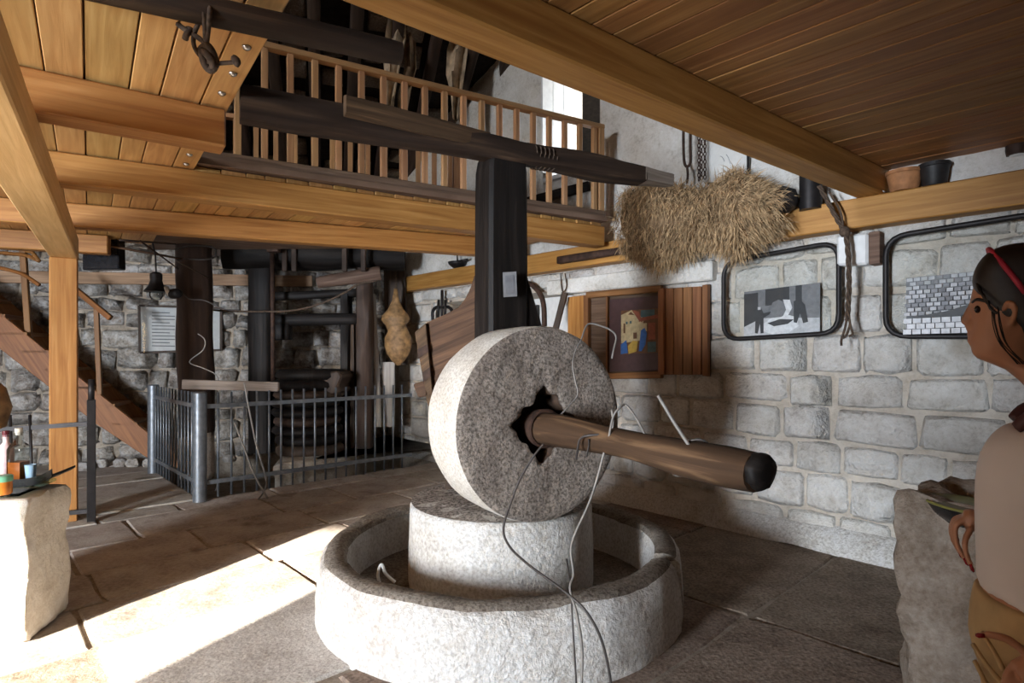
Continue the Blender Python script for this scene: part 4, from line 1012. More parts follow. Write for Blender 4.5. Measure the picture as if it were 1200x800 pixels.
# hay bundle over the wall beam
def hay():
    rh = random.Random(2)
    c0, c1 = PW(742, 258, .24), PW(905, 246, .24)
    t = thing('hay_bundle', PW(820, 305, .2), 'shaggy bundle of dry hay hung over the wall beam', 'hay')
    d = (c1-c0)
    def surf(q, a, ex=0.0):
        hh = (.27+.05*math.sin(q*9)+.04*noise.noise(Vector((q*6, 1, 2))))*(1 if q < .8 else 1-(q-.8)*2.2); ww = .19
        c = c0.lerp(c1, q)
        low = .10*max(0, 1-abs(q-.3)*2.2)
        y = math.sin(a); z_ = y*hh-(low if y < 0 else 0)
        return c-E2*(math.cos(a)*(ww+ex))+UP*(z_+(ex if y > 0 else -ex)*abs(y))
    R = []
    for k in range(19):
        q = -.04+k/18*1.08; sc_ = 1 if 0 < k < 18 else .7
        R.append([c0.lerp(c1, q)+(surf(q, a)-c0.lerp(c1, q))*sc_*.9 for a in [i*2*math.pi/18 for i in range(18)]])
    MB().rings(R).build('core', 'hay_core', t, smooth=True)
    mb = MB()
    for k in range(9000):
        q = rh.uniform(-.05, 1.02)
        if rh.random() < .12: q = rh.uniform(.75, 1.1)
        a = rh.uniform(-1.75, 1.75); p = surf(q, a)-(surf(q, a)-c0.lerp(c1, q))*rh.uniform(-.06, .14)
        L = rh.uniform(.05, .14)
        dn = Vector((rh.gauss(0, .35), rh.gauss(0, .35), -1 if rh.random() < .8 else .3)) + d.normalized()*rh.gauss(0, .35)
        if q > .86: dn += d.normalized()*1.2
        out = -E2*math.cos(a)*.25+UP*(.5*math.sin(a) if a > 0 else 0)
        dn = (dn.normalized()+out).normalized()
        e = p+dn*L+UP*(-.15*L); sd = dn.cross(Vector((rh.uniform(-1, 1), rh.uniform(-1, 1), rh.uniform(-1, 1)))).normalized()*rh.uniform(.0016, .003)
        m_ = p+dn*L*.5; b = len(mb.v)
        mb.v.extend([p-sd, p+sd, m_+sd, m_-sd, e]); mb.face((b, b+1, b+2, b+3)); mb.face((b+3, b+2, b+4))
    o = mb.build('straw', 'hay', t, fixn=False); o['kind'] = 'stuff'
hay()
simple('black_saddle_pad', MB().lathe([(.03, -.13), (.08, -.09), (.10, 0), (.085, .09), (.03, .13)], PW(913, 234, .25), 14, WD+UP*.3, fn=lambda th, r, z: 1+.2*noise.noise(Vector((math.cos(th)*2, math.sin(th)*2, z*8)))), 'leather_black', 'black leather pad tucked in at the right end of the hay', 'pad', smooth=True)
# chains, loop, notice and dark pipe above the wall beam
def chain(name, x, y0, y1, off, label):
    p0, p1 = PW(x, y0, off), PW(x, y1, off); n = int((p0-p1).length/.03); mb = MB()
    for k in range(n):
        c = p0.lerp(p1, k/n); a = WD if k % 2 else E2
        mb.tube([c+a*(.011*math.cos(j*math.pi/4))+UP*(.019*math.sin(j*math.pi/4)) for j in range(9)], .0042, 5, cap=False)
    simple(name, mb, 'iron_rust', label, 'chain', 'rusty chains above the hay')
chain('chain', 819, 140, 214, .16, 'rusty chain hanging above the hay, second from the right'); chain('chain', 826, 140, 212, .16, 'rusty chain hanging above the hay, right next to the paper notice')
chain('chain', 822, 140, 213, .19, 'rusty chain hanging in front of two other chains above the hay')
simple('iron_shackle', MB().tube(smooth_path([PW(x, y, .16) for x, y in ((801, 140), (801, 170), (802, 190), (805, 195), (809, 190), (809, 170), (809, 140))], 4), .012, 7), 'iron_rust', 'long iron shackle hanging left of the chains above the hay', 'shackle', smooth=True)
wirething('iron_hook', [(805, 194), (806, 205), (805, 215)], PW(805, 205, .16).y, .01, 'iron_rust', 'short iron pin hanging below the shackle over the hay')
def notice():
    t = thing('paper_notice', PW(852, 213, .09), 'white paper notice in a dark frame above the hay', 'notice')
    q = ((829, 150), (875, 150), (875, 215), (829, 215))
    MB().poly(wall_quad(q, .09), E2*.01).build('sheet', 'paper', t)
    MB().poly(wall_quad(((875, 150), (877, 150), (877, 216), (875, 216)), .095), E2*.02).build('frame_bar', 'wood_black', t)
    MB().poly(wall_quad(((829, 213.5), (877, 213.5), (877, 216), (829, 216)), .095), E2*.02).build('frame_bar', 'wood_black', t)
    for (x0, y0, x1, y1) in ((844, 183, 849, 189), (851, 181, 856, 192), (848, 200, 853, 205), (856, 201, 861, 207), (864, 208, 868, 212)):
        a, b = PW(x0, y0, .092), PW(x1, y1, .092); MB().tube(smooth_path([a, a.lerp(b, .5)+UP*.012, b], 4), .003, 4).build('ink_mark', 'ink_faint', t)
notice()
simple('dark_pipe', MB().lathe([(.075, 0), (.075, .5)], PW(950, 246, .16), 14), 'iron_black', 'dark upright pipe stub behind the end of the overhead beam', 'pipe', smooth=True, angle=40)
# harness rope
def harness():
    t = thing('harness_rope', PW(985, 405, .24), 'dark twisted harness rope hanging between the two iron frames', 'rope')
    path = smooth_path([PW(x, y, .24) for x, y in ((960, 218), (972, 240), (984, 262), (991, 275), (994, 300), (995, 330), (994, 355), (993, 375))], 6)
    for s in range(3):
        pts = []
        for k, p in enumerate(path):
            a = k*.75+s*2.094; pts.append(p+WD*(.010*math.cos(a))+UP*(.004*math.sin(a))-E2*(.010*math.sin(a)))
        MB().tube(pts, .0085, 6).build('strand', 'rope', t, smooth=True)
    for l in (((993, 370), (990, 385), (986, 398), (986, 405)), ((994, 370), (997, 383), (999, 391), (995, 394)), ((992, 365), (996, 378), (992, 392), (988, 396)), ((972, 225), (985, 248), (988, 268))):
        MB().tube(smooth_path([PW(x, y, .24) for x, y in l], 4), .008, 5).build('frayed_end', 'rope', t, smooth=True)
    MB().lathe([(.02, -.03), (.035, -.01), (.03, .02), (.01, .04)], PW(990, 272, .24), 10).build('knot', 'rope', t, smooth=True)
harness()
def ebox():
    t = thing('white_wall_box', PW(1000, 311, .05), 'small white box with a brown side board under the wall beam', 'box')
    MB().poly(wall_quad(((980, 276), (1017, 272), (1017, 310), (980, 311)), .13), E2*.13).build('body', 'white_paint', t, bevel=.015)
    MB().poly(wall_quad(((1018, 272), (1031, 270), (1031, 308), (1018, 310)), .13), E2*.13).build('side_board', 'wood_old', t, bevel=.004)
ebox()
# pots on the wall beam, ceiling spot
def pot(px, w, h, mat, label, off=.10):
    p = PW(px, 230, off); p.z = 2.455
    k = MB().lathe([(w*.72, 0), (w*.8, .01), (w, h*.82), (w*1.07, h*.84), (w*1.07, h), (w*.95, h), (w*.85, h*.5)], p, 20, cap=True)
    simple('flower_pot', k, mat, label, 'pot', smooth=True, angle=40)
pot(1060, .10, .13, 'clay', 'brown clay pot on the wall beam at the end of the ceiling'); pot(1095, .08, .14, 'leather_black', 'dark pot right beside the brown clay pot on the wall beam')
simple('white_shard', MB().lathe([(.03, 0), (.05, .015), (.03, .03)], PW(1028, 232, .13)*1+Vector((0, 0, 2.455-PW(1028, 232, .13).z)), 9), 'white_paint', 'small white shard on the wall beam left of the clay pot', 'shard', smooth=True)
def spot():
    c = PZ(1192, 176, 2.60); t = thing('ceiling_spot', c, 'small pale ceiling spot light at the right edge', 'lamp')
    MB().lathe([(.02, -.03), (.05, -.028), (.055, 0), (.055, .03)], c, 14).build('housing', 'iron_rust', t, smooth=True, angle=40)
    MB().lathe([(.01, -.036), (.035, -.034), (.04, -.026)], c, 12).build('lens', 'paper', t, smooth=True)
spot()
# things in and around the niche behind the mill post
def tool(name, l, off, r, mat, label, cat, n=5): return simple(name, MB().tube(smooth_path([PW(x, y, off) for x, y in l], n), r, 8), mat, label, cat, smooth=True)
tool('iron_hook', [(612, 332), (622, 333), (632, 343), (637, 357), (638, 382)], .10, .028, 'iron_rust', 'curved dark iron bar just right of the black mill post', 'hook')
simple('dark_stick', rough_mb(PW(651, 386, .2), PW(662, 343, .14), .085, .06, 6, .006, 3), 'wood_dark', 'short dark stick leaning right of the curved iron bar', 'stick', smooth=True, angle=50)
tool('cord_loop', [(657, 320), (658, 335), (660, 342), (664, 335), (662, 320)], .12, .006, 'rope', 'thin cord from which the dark stick hangs', 'cord')
simple('niche_picture', MB().poly([PPL(x, y, W0+E2*.45, E2) for x, y in ((615, 359), (630, 357), (630, 384), (615, 384))], E2*.02), 'g_dark', 'little dark picture inside the white niche', 'picture')
def fork():
    t = thing('iron_fork', PW(518, 378, .12), 'black iron three pronged fork hanging below the wall beam', 'fork')
    MB().tube([PW(518, 340, .12), PW(518, 378, .12)], .02, 7).build('handle', 'iron_black', t, smooth=True)
    MB().tube(smooth_path([PW(x, y, .12) for x, y in ((508, 380), (507, 366), (511, 360), (518, 360), (526, 360), (530, 366), (529, 378))], 4), .022, 7).build('prongs', 'iron_black', t, smooth=True)
    for x in (514, 522): MB().tube([PW(x, 351, .14), PW(x-.5, 372, .14)], .018, 7).build('prong', 'iron_black', t, smooth=True)
fork()
def oil_lamp():
    c = PW(536, 313, .12); c.z = 2.475; t = thing('oil_lamp', c, 'small black oil lamp on the wall beam left of the mill post', 'lamp')
    MB().lathe([(.06, 0), (.11, .04), (.12, .07), (.05, .075)], c, 14).build('bowl', 'iron_black', t, smooth=True)
    MB().tube([c+UP*.06, c+UP*.17], .01, 6).build('stem', 'iron_black', t)
    MB().tube([c+UP*.06, c+UP*.08+WD*-.2], [.03, .012], 6).build('spout', 'iron_black', t, smooth=True)
oil_lamp()
simple('rusty_bar', rough_mb(PW(655, 305, .2), PW(735, 293, .2), .07, .07, 8, .006, 3), 'iron_rust', 'dark rusty bar along the wall beam left of the hay', 'bar', smooth=True)

# ================================================================ WIRES ON THE MILL
gw = 'loose wires on the oil mill'
def mwire(pts, r, mat, label): return simple('wire', MB().tube(smooth_path([P(x, y, d) for x, y, d in pts], 6), r, 6), mat, label, 'wire', gw, smooth=True)
mwire([(655, 488, 2.80), (668, 474, 2.83), (677, 462, 2.85), (674, 445, 2.86), (671, 428, 2.87), (674, 412, 2.9), (681, 398, 2.93)], .004, 'wire_grey', 'pale wire climbing the millstone face from the hub')
mwire([(680, 402, 2.95), (686, 384, 3.0), (692, 379, 3.02), (705, 382, 3.02), (716, 387, 3.02), (722, 395, 3.02), (719, 410, 3.0), (717, 420, 3.0)], .005, 'wire_grey', 'pale wire arching over the top right edge of the millstone')
mwire([(637, 520, 2.75), (625, 535, 2.74), (610, 560, 2.72), (600, 585, 2.7), (590, 618, 2.66), (597, 640, 2.6), (620, 662, 2.5), (650, 684, 2.4), (668, 698, 2.34), (685, 714, 2.30), (700, 738, 2.28), (710, 768, 2.27), (718, 812, 2.27)], .0055, 'wire_dark', 'long dark wire from the hub down over the basin rim')
mwire([(717, 480, 2.45), (718, 500, 2.44), (708, 530, 2.45), (700, 560, 2.47), (690, 590, 2.46), (674, 625, 2.45), (669, 645, 2.43), (672, 672, 2.4), (668, 690, 2.36), (676, 720, 2.30), (682, 760, 2.28), (681, 812, 2.27)], .0055, 'wire_grey', 'long pale wire hanging from the axle down to the basin')
mwire([(664, 655, 2.5), (669, 690, 2.38), (671, 730, 2.3), (676, 812, 2.27)], .004, 'wire_dark', 'short thin wire beside the long pale one on the basin front')
mwire([(712, 522, 2.42), (718, 490, 2.38), (726, 478, 2.38), (734, 475, 2.4), (748, 494, 2.33), (764, 525, 2.24), (778, 545, 2.2), (796, 557, 2.16), (799, 535, 2.13), (800, 520, 2.12), (808, 516, 2.1)], .005, 'wire_grey', 'bent pale wire looped around the middle of the axle')
mwire([(808, 516, 2.08), (822, 515, 2.06), (831, 522, 2.06), (832, 536, 2.06), (826, 543, 2.07), (816, 542, 2.08), (808, 536, 2.09), (806, 526, 2.1), (810, 518, 2.12)], .0045, 'wire_dark', 'coiled dark wire near the charred axle end')
mwire([(771, 463, 2.12), (780, 478, 2.11), (792, 498, 2.09), (817, 536, 2.04)], .007, 'wire_grey', 'straight thick wire standing off the axle')
mwire([(675, 538, 2.55), (677, 525, 2.52), (680, 514, 2.5), (690, 510, 2.47), (708, 509, 2.45)], .005, 'wire_dark', 'short dark wire hook on the axle near the hub')
mwire([(687, 535, 2.52), (690, 522, 2.5), (690, 515, 2.48)], .004, 'wire_dark', 'tiny dark wire prong under the axle near the hub')
mwire([(447, 689, 2.95), (443, 675, 2.95), (445, 664, 2.95), (448, 662, 2.95), (452, 672, 2.95), (463, 682, 2.95)], .008, 'paper', 'small white scrap of wire inside the basin on the left')

# ================================================================ LEFT FOREGROUND
yawp = math.radians(15); px_ = Vector((math.cos(yawp), math.sin(yawp), 0)); py_ = Vector((-math.sin(yawp), math.cos(yawp), 0))
PQ = Vector((-2.33, 2.80, 0)); PH = .70
def rough_block(name, corner, ex, ey, wx, wy, h, mat, label, cat, seed, amp=.03, hollow=0.0):
    def pnt(a, b, c): return corner-ex*wx*(1-a)+ey*wy*b+UP*h*c
    mb = MB(); n = 18; idx = {}
    def vid(a, b, c):
        k = (round(a*100), round(b*100), round(c*100))
        if k not in idx:
            p = pnt(a, b, c); ctr = pnt(.5, .5, .5)
            rr_ = sum(1 for q in (a, b, c) if q in (0, 1))
            p = p+(ctr-p).normalized()*(.0, .0, .012, .03)[rr_]
            nz = noise.noise_vector(p*4.5+Vector((seed, 0, 0)))*amp+noise.noise_vector(p*13+Vector((seed, 0, 0)))*amp*.45+noise.noise_vector(p*31+Vector((seed, 0, 0)))*amp*.2
            if c == 0: nz.z = 0
            if c == 1 and hollow:
                e = min(a, 1-a, b, 1-b); nz.z -= hollow*min(1, max(0, (e-.12)/.12))
            idx[k] = len(mb.v); mb.v.append(p+nz)
        return idx[k]
    g = [i/n for i in range(n+1)]
    for ax in range(3):
        for w in (0, 1):
            for i in range(n):
                for j in range(n):
                    q = []
                    for (di, dj) in ((0, 0), (1, 0), (1, 1), (0, 1)):
                        uv = [g[i+di], g[j+dj]]; uv.insert(ax, w); q.append(vid(*uv))
                    mb.face(q)
    return tag(mb.build(name, mat, smooth=True, angle=55), label, cat)
rough_block('stone_pedestal', PQ, px_, py_, .95, .42, PH, 'pedestal_stone', 'rough white stone pedestal at the left edge', 'pedestal', 2, .022)
gl = lambda a, b, z: PQ-px_*a+py_*b+UP*z
gt = MB().poly([gl(.05, .02, PH+.014), gl(.05, .38, PH+.014), gl(1.1, .38, PH+.014), gl(1.1, .02, PH+.014)][::-1], UP*.014)
simple('glass_sheet', gt, 'glass_green', 'green edged glass sheet lying on the stone pedestal', 'glass')
ZT = PH+.029
def tray():
    t = thing('black_tray', gl(.25, .3, ZT), 'glossy black tray with raised corners on the glass sheet', 'tray')
    pr = [(-.04, .045), (-.015, .028), (.03, .008), (.09, .0), (.55, .0), (.62, .02), (.66, .045)]
    R = []
    for (a, z) in pr: R.append([gl(a+.02, .17, ZT+z+.012), gl(a+.02, .43, ZT+z+.012), gl(a+.02, .43, ZT+z), gl(a+.02, .17, ZT+z)])
    MB().rings(R).build('plate', 'black_gloss', t, smooth=True, angle=40)
    R = [[gl(a+.02, .165, ZT+z), gl(a+.02, .160, ZT+z+.04), gl(a+.02, .175, ZT+z+.04), gl(a+.02, .18, ZT+z)] for (a, z) in pr]
    MB().rings(R).build('front_lip', 'black_gloss', t, smooth=True, angle=40)
tray()
plain('amber', (.36, .10, .02), rough=.15); plain('honey', (.60, .20, .03), rough=.2); plain('lid_green', (.16, .42, .27), rough=.35); plain('cork', (.55, .50, .42), rough=.8); plain('pink_label', (.62, .45, .45), rough=.6); plain('wine', (.10, .015, .02), rough=.2); plain('blue_glass', (.30, .46, .62), rough=.15)
def bottle(px, d, name, w, h, neck, mats, label, fill=.45, square=False):
    p = P(px, 500, d); p.z = ZT+.013
    t = thing(name, p, label, 'bottle')
    n = 16
    fn = (lambda th, r, z: 1/max(abs(math.cos(th)), abs(math.sin(th)))**.75) if square else None
    MB().lathe([(w*.95, 0), (w, .01), (w, h*.62), (w*.8, h*.70), (neck, h*.78), (neck, h*.93), (neck*1.15, h*.94), (neck*1.15, h*.96)], p, n, fn=fn).build('glass', mats[0], t, smooth=True, angle=50)
    MB().lathe([(w*.88, .006), (w*.9, h*.62*fill*1.4)], p, n, fn=fn).build('liquid', mats[1], t, smooth=True, angle=50)
    MB().lathe([(neck*.95, h*.90), (neck*1.25, h*.965), (neck*1.25, h*1.04)], p, 12).build('stopper', mats[2], t, smooth=True, angle=50)
bottle(22, 3.05, 'square_bottle', .038, .26, .014, ('glass_clear', 'amber', 'cork'), 'square clear bottle half full of amber liquid on the tray', .42, True)
bottle(7, 3.1, 'pink_bottle', .035, .24, .013, ('pink_label', 'wine', 'wine'), 'pink labelled bottle left of the amber bottle', .4)
bottle(-14, 3.12, 'dark_bottle', .04, .30, .015, ('wine', 'wine', 'wine'), 'dark red bottle at the left edge on the tray', .5)
def cup():
    p = P(36, 550, 3.02); p.z = ZT+.013
    simple('blue_tumbler', MB().lathe([(.018, 0), (.02, .005), (.026, .085), (.023, .085), (.017, .01)], p, 14), 'blue_glass', 'small bluish tumbler right of the amber bottle', 'cup', smooth=True, angle=40)
    p = P(3, 580, 2.78); p.z = ZT+.001; t = thing('honey_jar', p, 'little honey jar with a green lid at the pedestal edge', 'jar')
    MB().lathe([(.034, 0), (.038, .006), (.038, .06), (.034, .066)], p, 16).build('jar', 'honey', t, smooth=True, angle=40)
    MB().lathe([(.039, .062), (.040, .066), (.040, .085), (.036, .09)], p, 16).build('lid', 'lid_green', t, smooth=True, angle=40)
cup()
simple('leather_flask', MB().lathe([(.01, -.16), (.10, -.12), (.13, 0), (.10, .12), (.03, .2), (.02, .26)], P(-17, 478, 3.6), 18), 'leather', 'tan flask hanging at the left edge above the bottles', 'flask', smooth=True)
tool2 = simple('flask_cord', MB().tube([P(-17, 478, 3.6)+UP*.25, P(-17, 478, 3.6)+UP*1.5], .006, 5), 'rope', 'cord holding the tan flask at the left edge', 'cord')

# ================================================================ RIGHT FOREGROUND
TC = P(1052, 590, 2.3); TC.z = 0
rough_block('stone_trough', TC-WD*.95, -WD, E2, .95, .62, .83, 'trough_stone', 'rough stone trough with a hollow top at the right edge', 'trough', 9, .05, .10)
def bowl():
    c = P(1132, 612, 2.2); c.z = .76; t = thing('dark_bowl', c, 'dark oval dish with a yellow green rim on the stone trough', 'bowl')
    MB().lathe([(.08, 0), (.115, .035), (.135, .07), (.122, .065), (.08, .02)], c, 24, fn=lambda th, r, z: 1+.15*math.cos(2*th)).build('dish', 'black_gloss', t, smooth=True, angle=50)
    plain('olive_rim', (.20, .19, .05), rough=.4)
    MB().lathe([(.134, .066), (.139, .071), (.134, .077), (.124, .071)], c, 24, fn=lambda th, r, z: 1+.15*math.cos(2*th)).build('rim', 'olive_rim', t, smooth=True)
bowl()

# ================================================================ THE VISITOR
plain('skin', (.36, .165, .09), rough=.5, noise_amt=.06, scale=9); plain('hair_dark', (.012, .008, .007), rough=.45, noise_amt=.3, scale=40)
plain('shirt_white', (.58, .53, .51), rough=.8, noise_amt=.03, scale=6); plain('khaki', (.40, .27, .13), rough=.85, noise_amt=.12, scale=10)
plain('band_red', (.34, .02, .045), rough=.5); plain('nail_red', (.20, .008, .012), rough=.2); plain('lip', (.30, .09, .07), rough=.4); plain('eye_dark', (.02, .012, .01), rough=.2); plain('strap_maroon', (.06, .015, .015), rough=.6); plain('shoe_dark', (.04, .03, .025), rough=.6)
HD = 1.3; HS = FPX/HD
def Q(px, py, y=0.0): return Vector(((px-CX)/HS, HD+y, CAMZ-(py-HY)/HS))
def sect(py, fx, bx, hw, n=20, y0=0.0, tilt=0.0, ex=1.0):
    cx, a = (fx+bx)/2, (bx-fx)/2/HS; c = Q(cx, py, y0); out = []
    for i in range(n):
        th = 2*math.pi*i/n; co, si = math.cos(th), math.sin(th)
        out.append(c+Vector((-a*math.copysign(abs(co)**ex, co), hw*math.copysign(abs(si)**ex, si), tilt*co)))
    return out
HEAD = [(289, 1183, 1214, .025), (295, 1166, 1228, .052), (305, 1154, 1236, .067), (320, 1146, 1240, .074), (335, 1142, 1241, .076), (348, 1139, 1240, .076), (357, 1137.5, 1238, .075), (366, 1139.5, 1235, .073), (376, 1139.5, 1230, .070), (386, 1139, 1224, .066), (394, 1138.5, 1218, .061), (400, 1140, 1214, .057), (407, 1139.5, 1211, .052), (414, 1141, 1210, .046), (420, 1147, 1210, .041), (425, 1160, 1212, .040), (433, 1179, 1222, .046), (447, 1195, 1238, .052), (462, 1207, 1252, .058)]
TORSO = [(474, 1207, 1268, .085), (484, 1200, 1284, .135), (496, 1186, 1294, .175), (515, 1163, 1300, .178), (540, 1151, 1302, .165), (565, 1148, 1300, .152), (600, 1148, 1296, .142), (640, 1151, 1296, .142), (675, 1151, 1302, .155), (705, 1150, 1310, .168), (735, 1152, 1314, .172), (770, 1160, 1314, .168)]
def limb(mb, pts, radii, n=10): mb.tube(smooth_path(pts, 4), [radii[min(len(radii)-1, k//4)]+(radii[min(len(radii)-1, k//4+1)]-radii[min(len(radii)-1, k//4)])*(k % 4)/4 for k in range(4*(len(pts)-1)+1)], n)
FAR = [[(1128, 634, .135), (1119, 644, .125), (1122, 666, .12), (1134, 684, .115)], [(1131, 633, .15), (1118, 640, .145), (1116, 660, .14), (1127, 679, .135)], [(1132, 633, .165), (1119, 637, .165), (1113, 653, .16), (1121, 670, .155)], [(1134, 634, .18), (1122, 637, .18), (1116, 650, .178), (1121, 663, .175)], [(1140, 640, .12), (1132, 655, .095), (1134, 672, .09), (1141, 687, .09)]]
NEAR = [[(1186, 733, -.20), (1176, 752, -.205), (1178, 775, -.20), (1188, 790, -.19)], [(1190, 742, -.20), (1181, 762, -.21), (1184, 784, -.20), (1194, 798, -.19)], [(1195, 752, -.20), (1188, 772, -.21), (1192, 792, -.20), (1201, 804, -.19)], [(1200, 760, -.20), (1195, 779, -.207), (1199, 796, -.20), (1206, 806, -.19)], [(1196, 722, -.195), (1180, 712, -.20), (1165, 710, -.202), (1151, 713, -.20)]]
def woman():
    base = Q(1187, 415); base.z = 0
    t = thing('person', base, 'woman with a red headband, white top and khaki trousers at the right edge', 'person')
    mb = MB()
    mb.rings([sect(*s) for s in HEAD+TORSO])
    # nose, lips, chin, ear
    mb.tube([Q(1140, 357), Q(1136.5, 366), Q(1132.8, 374), Q(1132.0, 378.5)], [.008, .010, .0115, .0085], 8)
    mb.tube([Q(1134.5, 380), Q(1141, 382)], [.010, .014], 8)
    for sy in (-1, 1): mb.tube([Q(1136.5, 379, sy*.009), Q(1143, 380, sy*.013)], [.008, .010], 7)
    mb.tube([Q(1144, 393, -.026), Q(1138.5, 391.5, 0), Q(1144, 393, .026)], [.006, .008, .006], 7); mb.tube([Q(1144, 398, -.022), Q(1139, 399, 0), Q(1144, 398, .022)], [.006, .009, .006], 7)
    for sy in (-1, 1): mb.tube(smooth_path([Q(1183, 383, sy*.071), Q(1187, 372, sy*.08), Q(1187, 361, sy*.086), Q(1180, 357, sy*.082), Q(1176, 366, sy*.076)], 3), .007, 6)
    # arms
    limb(mb, [Q(1245, 500, -.165), Q(1262, 560, -.215), Q(1272, 660, -.235), Q(1262, 715, -.235), Q(1230, 735, -.22), Q(1205, 737, -.20)], [.055, .048, .042, .040, .032, .026])
    limb(mb, [Q(1245, 500, .165), Q(1250, 560, .215), Q(1232, 635, .23), Q(1200, 640, .205), Q(1165, 637, .17), Q(1148, 634, .155)], [.055, .046, .040, .036, .028, .024])
    # palms and fingers
    mb.tube([Q(1212, 737, -.20), Q(1200, 740, -.20), Q(1190, 745, -.20)], [.026, .034, .03], 10); mb.tube([Q(1150, 634, .155), Q(1140, 634, .155), Q(1130, 635, .155)], [.022, .030, .026], 10)
    for F in FAR+NEAR: limb(mb, [Q(*p) for p in F], [.0095, .009, .0082, .007], 8)
    # legs and feet
    for sy in (-.09, .09):
        mb.rings([sect(730, 1160, 1300, .085, 14, sy), sect(790, 1166, 1296, .082, 14, sy), sect(880, 1182, 1284, .07, 14, sy), sect(940, 1190, 1276, .058, 14, sy), sect(1000, 1196, 1272, .056, 14, sy), sect(1080, 1210, 1262, .04, 14, sy), sect(1125, 1200, 1270, .042, 14, sy), sect(1146, 1195, 1272, .042, 14, sy)])
        mb.tube([Q(1240, 1134, sy), Q(1190, 1135, sy), Q(1160, 1138, sy)], [.04, .038, .026], 10)
    body = mb.build('body', 'skin', t, smooth=True)
    rm = body.modifiers.new('join', 'REMESH'); rm.mode = 'VOXEL'; rm.voxel_size = .0052; rm.use_smooth_shade = True
    sm = body.modifiers.new('soft', 'SMOOTH'); sm.factor = .5; sm.iterations = 2
    # clothes
    def grow(rows, k, **kw): return [sect(py, fx-k*HS, bx+k*HS, hw+k, 28, **kw) for (py, fx, bx, hw) in rows]
    top = [(493, 1192, 1290, .150), (503, 1176, 1298, .172)]+TORSO[3:9]+[(706, 1150, 1310, .168)]
    R = grow(top, .010)
    for k, r in enumerate(R):
        for i, p in enumerate(r): p += Vector((noise.noise(p*7)*.004-(.006*math.sin(k*1.3+i)*.3), 0, (.02*math.cos(2*math.pi*i/28)+.012*math.sin(i*1.1) if k == len(R)-1 else 0)))
    shirt = MB().rings(R).build('top', 'shirt_white', t, smooth=True)
    sb = shirt.modifiers.new('round', 'SUBSURF'); sb.levels = 2; sb.render_levels = 2
    for sy in (-1, 1): MB().tube(smooth_path([Q(1190, 496, sy*.10), Q(1205, 482, sy*.11), Q(1240, 476, sy*.115)], 4), .016, 7).build('strap', 'strap_maroon', shirt, smooth=True)
    tr = MB(); hp = [(690, 1149, 1310, .166), (715, 1144, 1314, .172), (745, 1142, 1316, .176), (775, 1150, 1316, .176)]
    tr.rings(grow(hp, .012))
    for sy in (-.09, .09): tr.rings([sect(755, 1146, 1304, .094, 16, sy), sect(800, 1152, 1300, .092, 16, sy), sect(880, 1172, 1290, .082, 16, sy), sect(1000, 1186, 1280, .07, 16, sy), sect(1110, 1190, 1274, .062, 16, sy)])
    tro = tr.build('trousers', 'khaki', t, smooth=True)
    rm = tro.modifiers.new('join', 'REMESH'); rm.mode = 'VOXEL'; rm.voxel_size = .009; rm.use_smooth_shade = True
    sm = tro.modifiers.new('soft', 'SMOOTH'); sm.factor = .5; sm.iterations = 5
    for (a, b, c) in (((1143, 742, -.12), (1158, 752, -.165), (1178, 765, -.19)), ((1145, 760, -.12), (1160, 776, -.165), (1172, 784, -.18)), ((1152, 720, -.15), (1166, 735, -.175), (1174, 748, -.185))):
        MB().tube(smooth_path([Q(*a), Q(*b), Q(*c)], 4), [.006]*9, 6).build('fold', 'khaki', tro, smooth=True)
    for sy in (-.09, .09): MB().tube([Q(1268, 1134, sy), Q(1235, 1132, sy), Q(1190, 1135, sy), Q(1158, 1139, sy)], [.036, .046, .044, .028], 12).build('shoe', 'shoe_dark', t, smooth=True)
    # hair, headband
    HR = [(286, 1182, 1214, .026), (291, 1164, 1232, .054), (300, 1151, 1242, .070), (314, 1143, 1247, .078), (328, 1140, 1249, .081), (338, 1143, 1249, .083), (348, 1149, 1249, .085), (358, 1156, 1248, .087), (368, 1164, 1246, .086), (376, 1176, 1243, .083), (384, 1192, 1238, .078), (398, 1196, 1230, .070), (412, 1202, 1228, .055)]
    hair = MB().rings([sect(*s, 28, ex=.62) for s in HR]).build('hair', 'hair_dark', t, smooth=True)
    sb = hair.modifiers.new('round', 'SUBSURF'); sb.levels = 1; sb.render_levels = 1
    MB().lathe([(.02, -.05), (.05, -.03), (.06, 0), (.05, .03), (.02, .05)], Q(1262, 350), 16, Vector((1, 0, .3))).build('bun', 'hair_dark', hair, smooth=True)
    rh = random.Random(6)
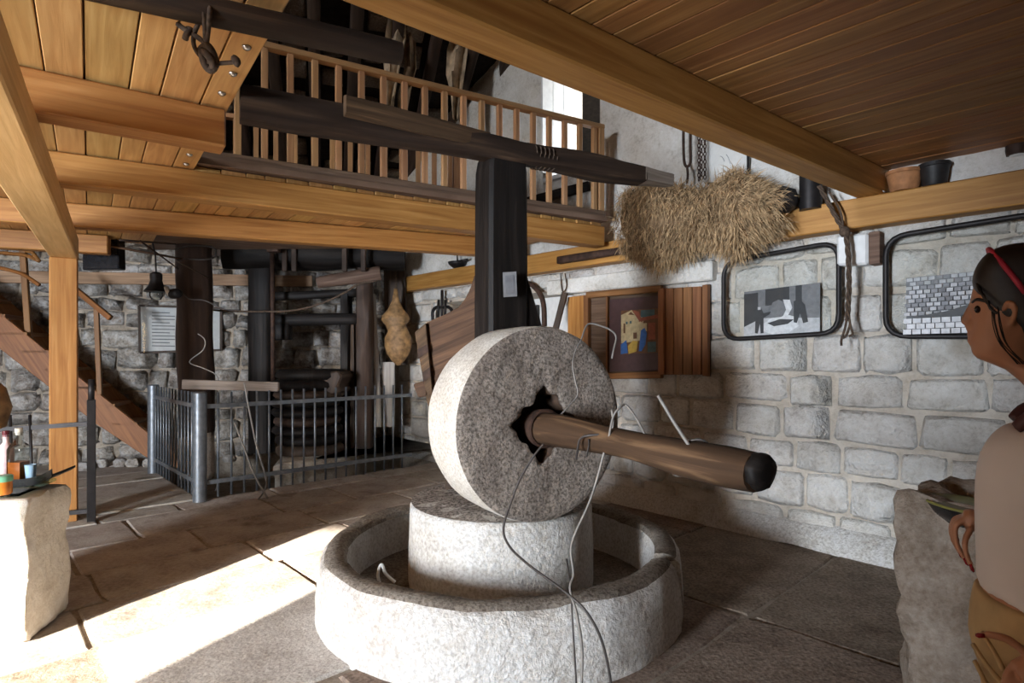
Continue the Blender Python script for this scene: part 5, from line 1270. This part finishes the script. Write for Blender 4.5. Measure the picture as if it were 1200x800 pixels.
    for k in range(7):
        x0 = 1166+rh.uniform(-3, 6)
        MB().tube(smooth_path([Q(x0, 362+rh.uniform(-4, 4), -.086), Q(x0+2+rh.uniform(-2, 2), 384, -.083), Q(x0+10, 405, -.075), Q(x0+28+rh.uniform(-5, 5), 426, -.065)], 4), .0011, 4).build('lock', 'hair_dark', hair)
    for k in range(10):
        a = rh.uniform(0, 1); MB().tube(smooth_path([Q(1146+a*14, 330+a*26, -.05-.036*a), Q(1150+a*12, 342+a*22, -.07-.02*a), Q(1156+a*14, 352+a*18, -.08-.01*a)], 3), .003, 4).build('lock', 'hair_dark', hair)
    arc = []
    for k in range(15):
        a = -math.pi/2+math.pi*k/14; arc.append(Q(1160+38*(1-math.cos(a)), 290+58*(1-math.cos(a)), .094*math.sin(a)))
    MB().tube(arc, .0065, 7).build('headband', 'band_red', t, smooth=True)
    for sy in (-1, 1):
        MB().lathe([(.002, -.012), (.008, -.006), (.0095, 0), (.008, .006), (.002, .012)], Q(1148.5, 362, sy*.040), 10, Vector((.4, 1, 0))).build('eye', 'eye_dark', t, smooth=True)
        MB().tube(smooth_path([Q(1142, 353, sy*.026), Q(1147, 350.5, sy*.044), Q(1157, 353.5, sy*.060)], 3), .0035, 5).build('eyebrow', 'hair_dark', t, smooth=True)
    MB().tube(smooth_path([Q(1145.5, 392.5, -.024), Q(1138.2, 391.2, 0), Q(1145.5, 392.5, .024)], 3), .0055, 6).build('lip', 'lip', t, smooth=True)
    MB().tube(smooth_path([Q(1145.5, 397.8, -.020), Q(1138.4, 398.6, 0), Q(1145.5, 397.8, .020)], 3), .006, 6).build('lip', 'lip', t, smooth=True)
    for F in (FAR[0], FAR[1], FAR[2], FAR[3], FAR[4], NEAR[4]):
        p, q = Q(*F[-1]), Q(*F[-2]); d = (p-q).normalized(); MB().tube([p-d*.010+Vector((-.001, -.0052, .0)), p+d*.003+Vector((-.001, -.0058, 0)), p+d*.009+Vector((0, -.004, 0))], [.0042, .0052, .003], 7).build('fingernail', 'nail_red', t, smooth=True)
woman()
wm = bpy.data.objects['person']; wm.rotation_euler = (0, 0, math.radians(-39)); wm.scale = (.82, 1, 1)   # she faces along the wall, towards the photographs
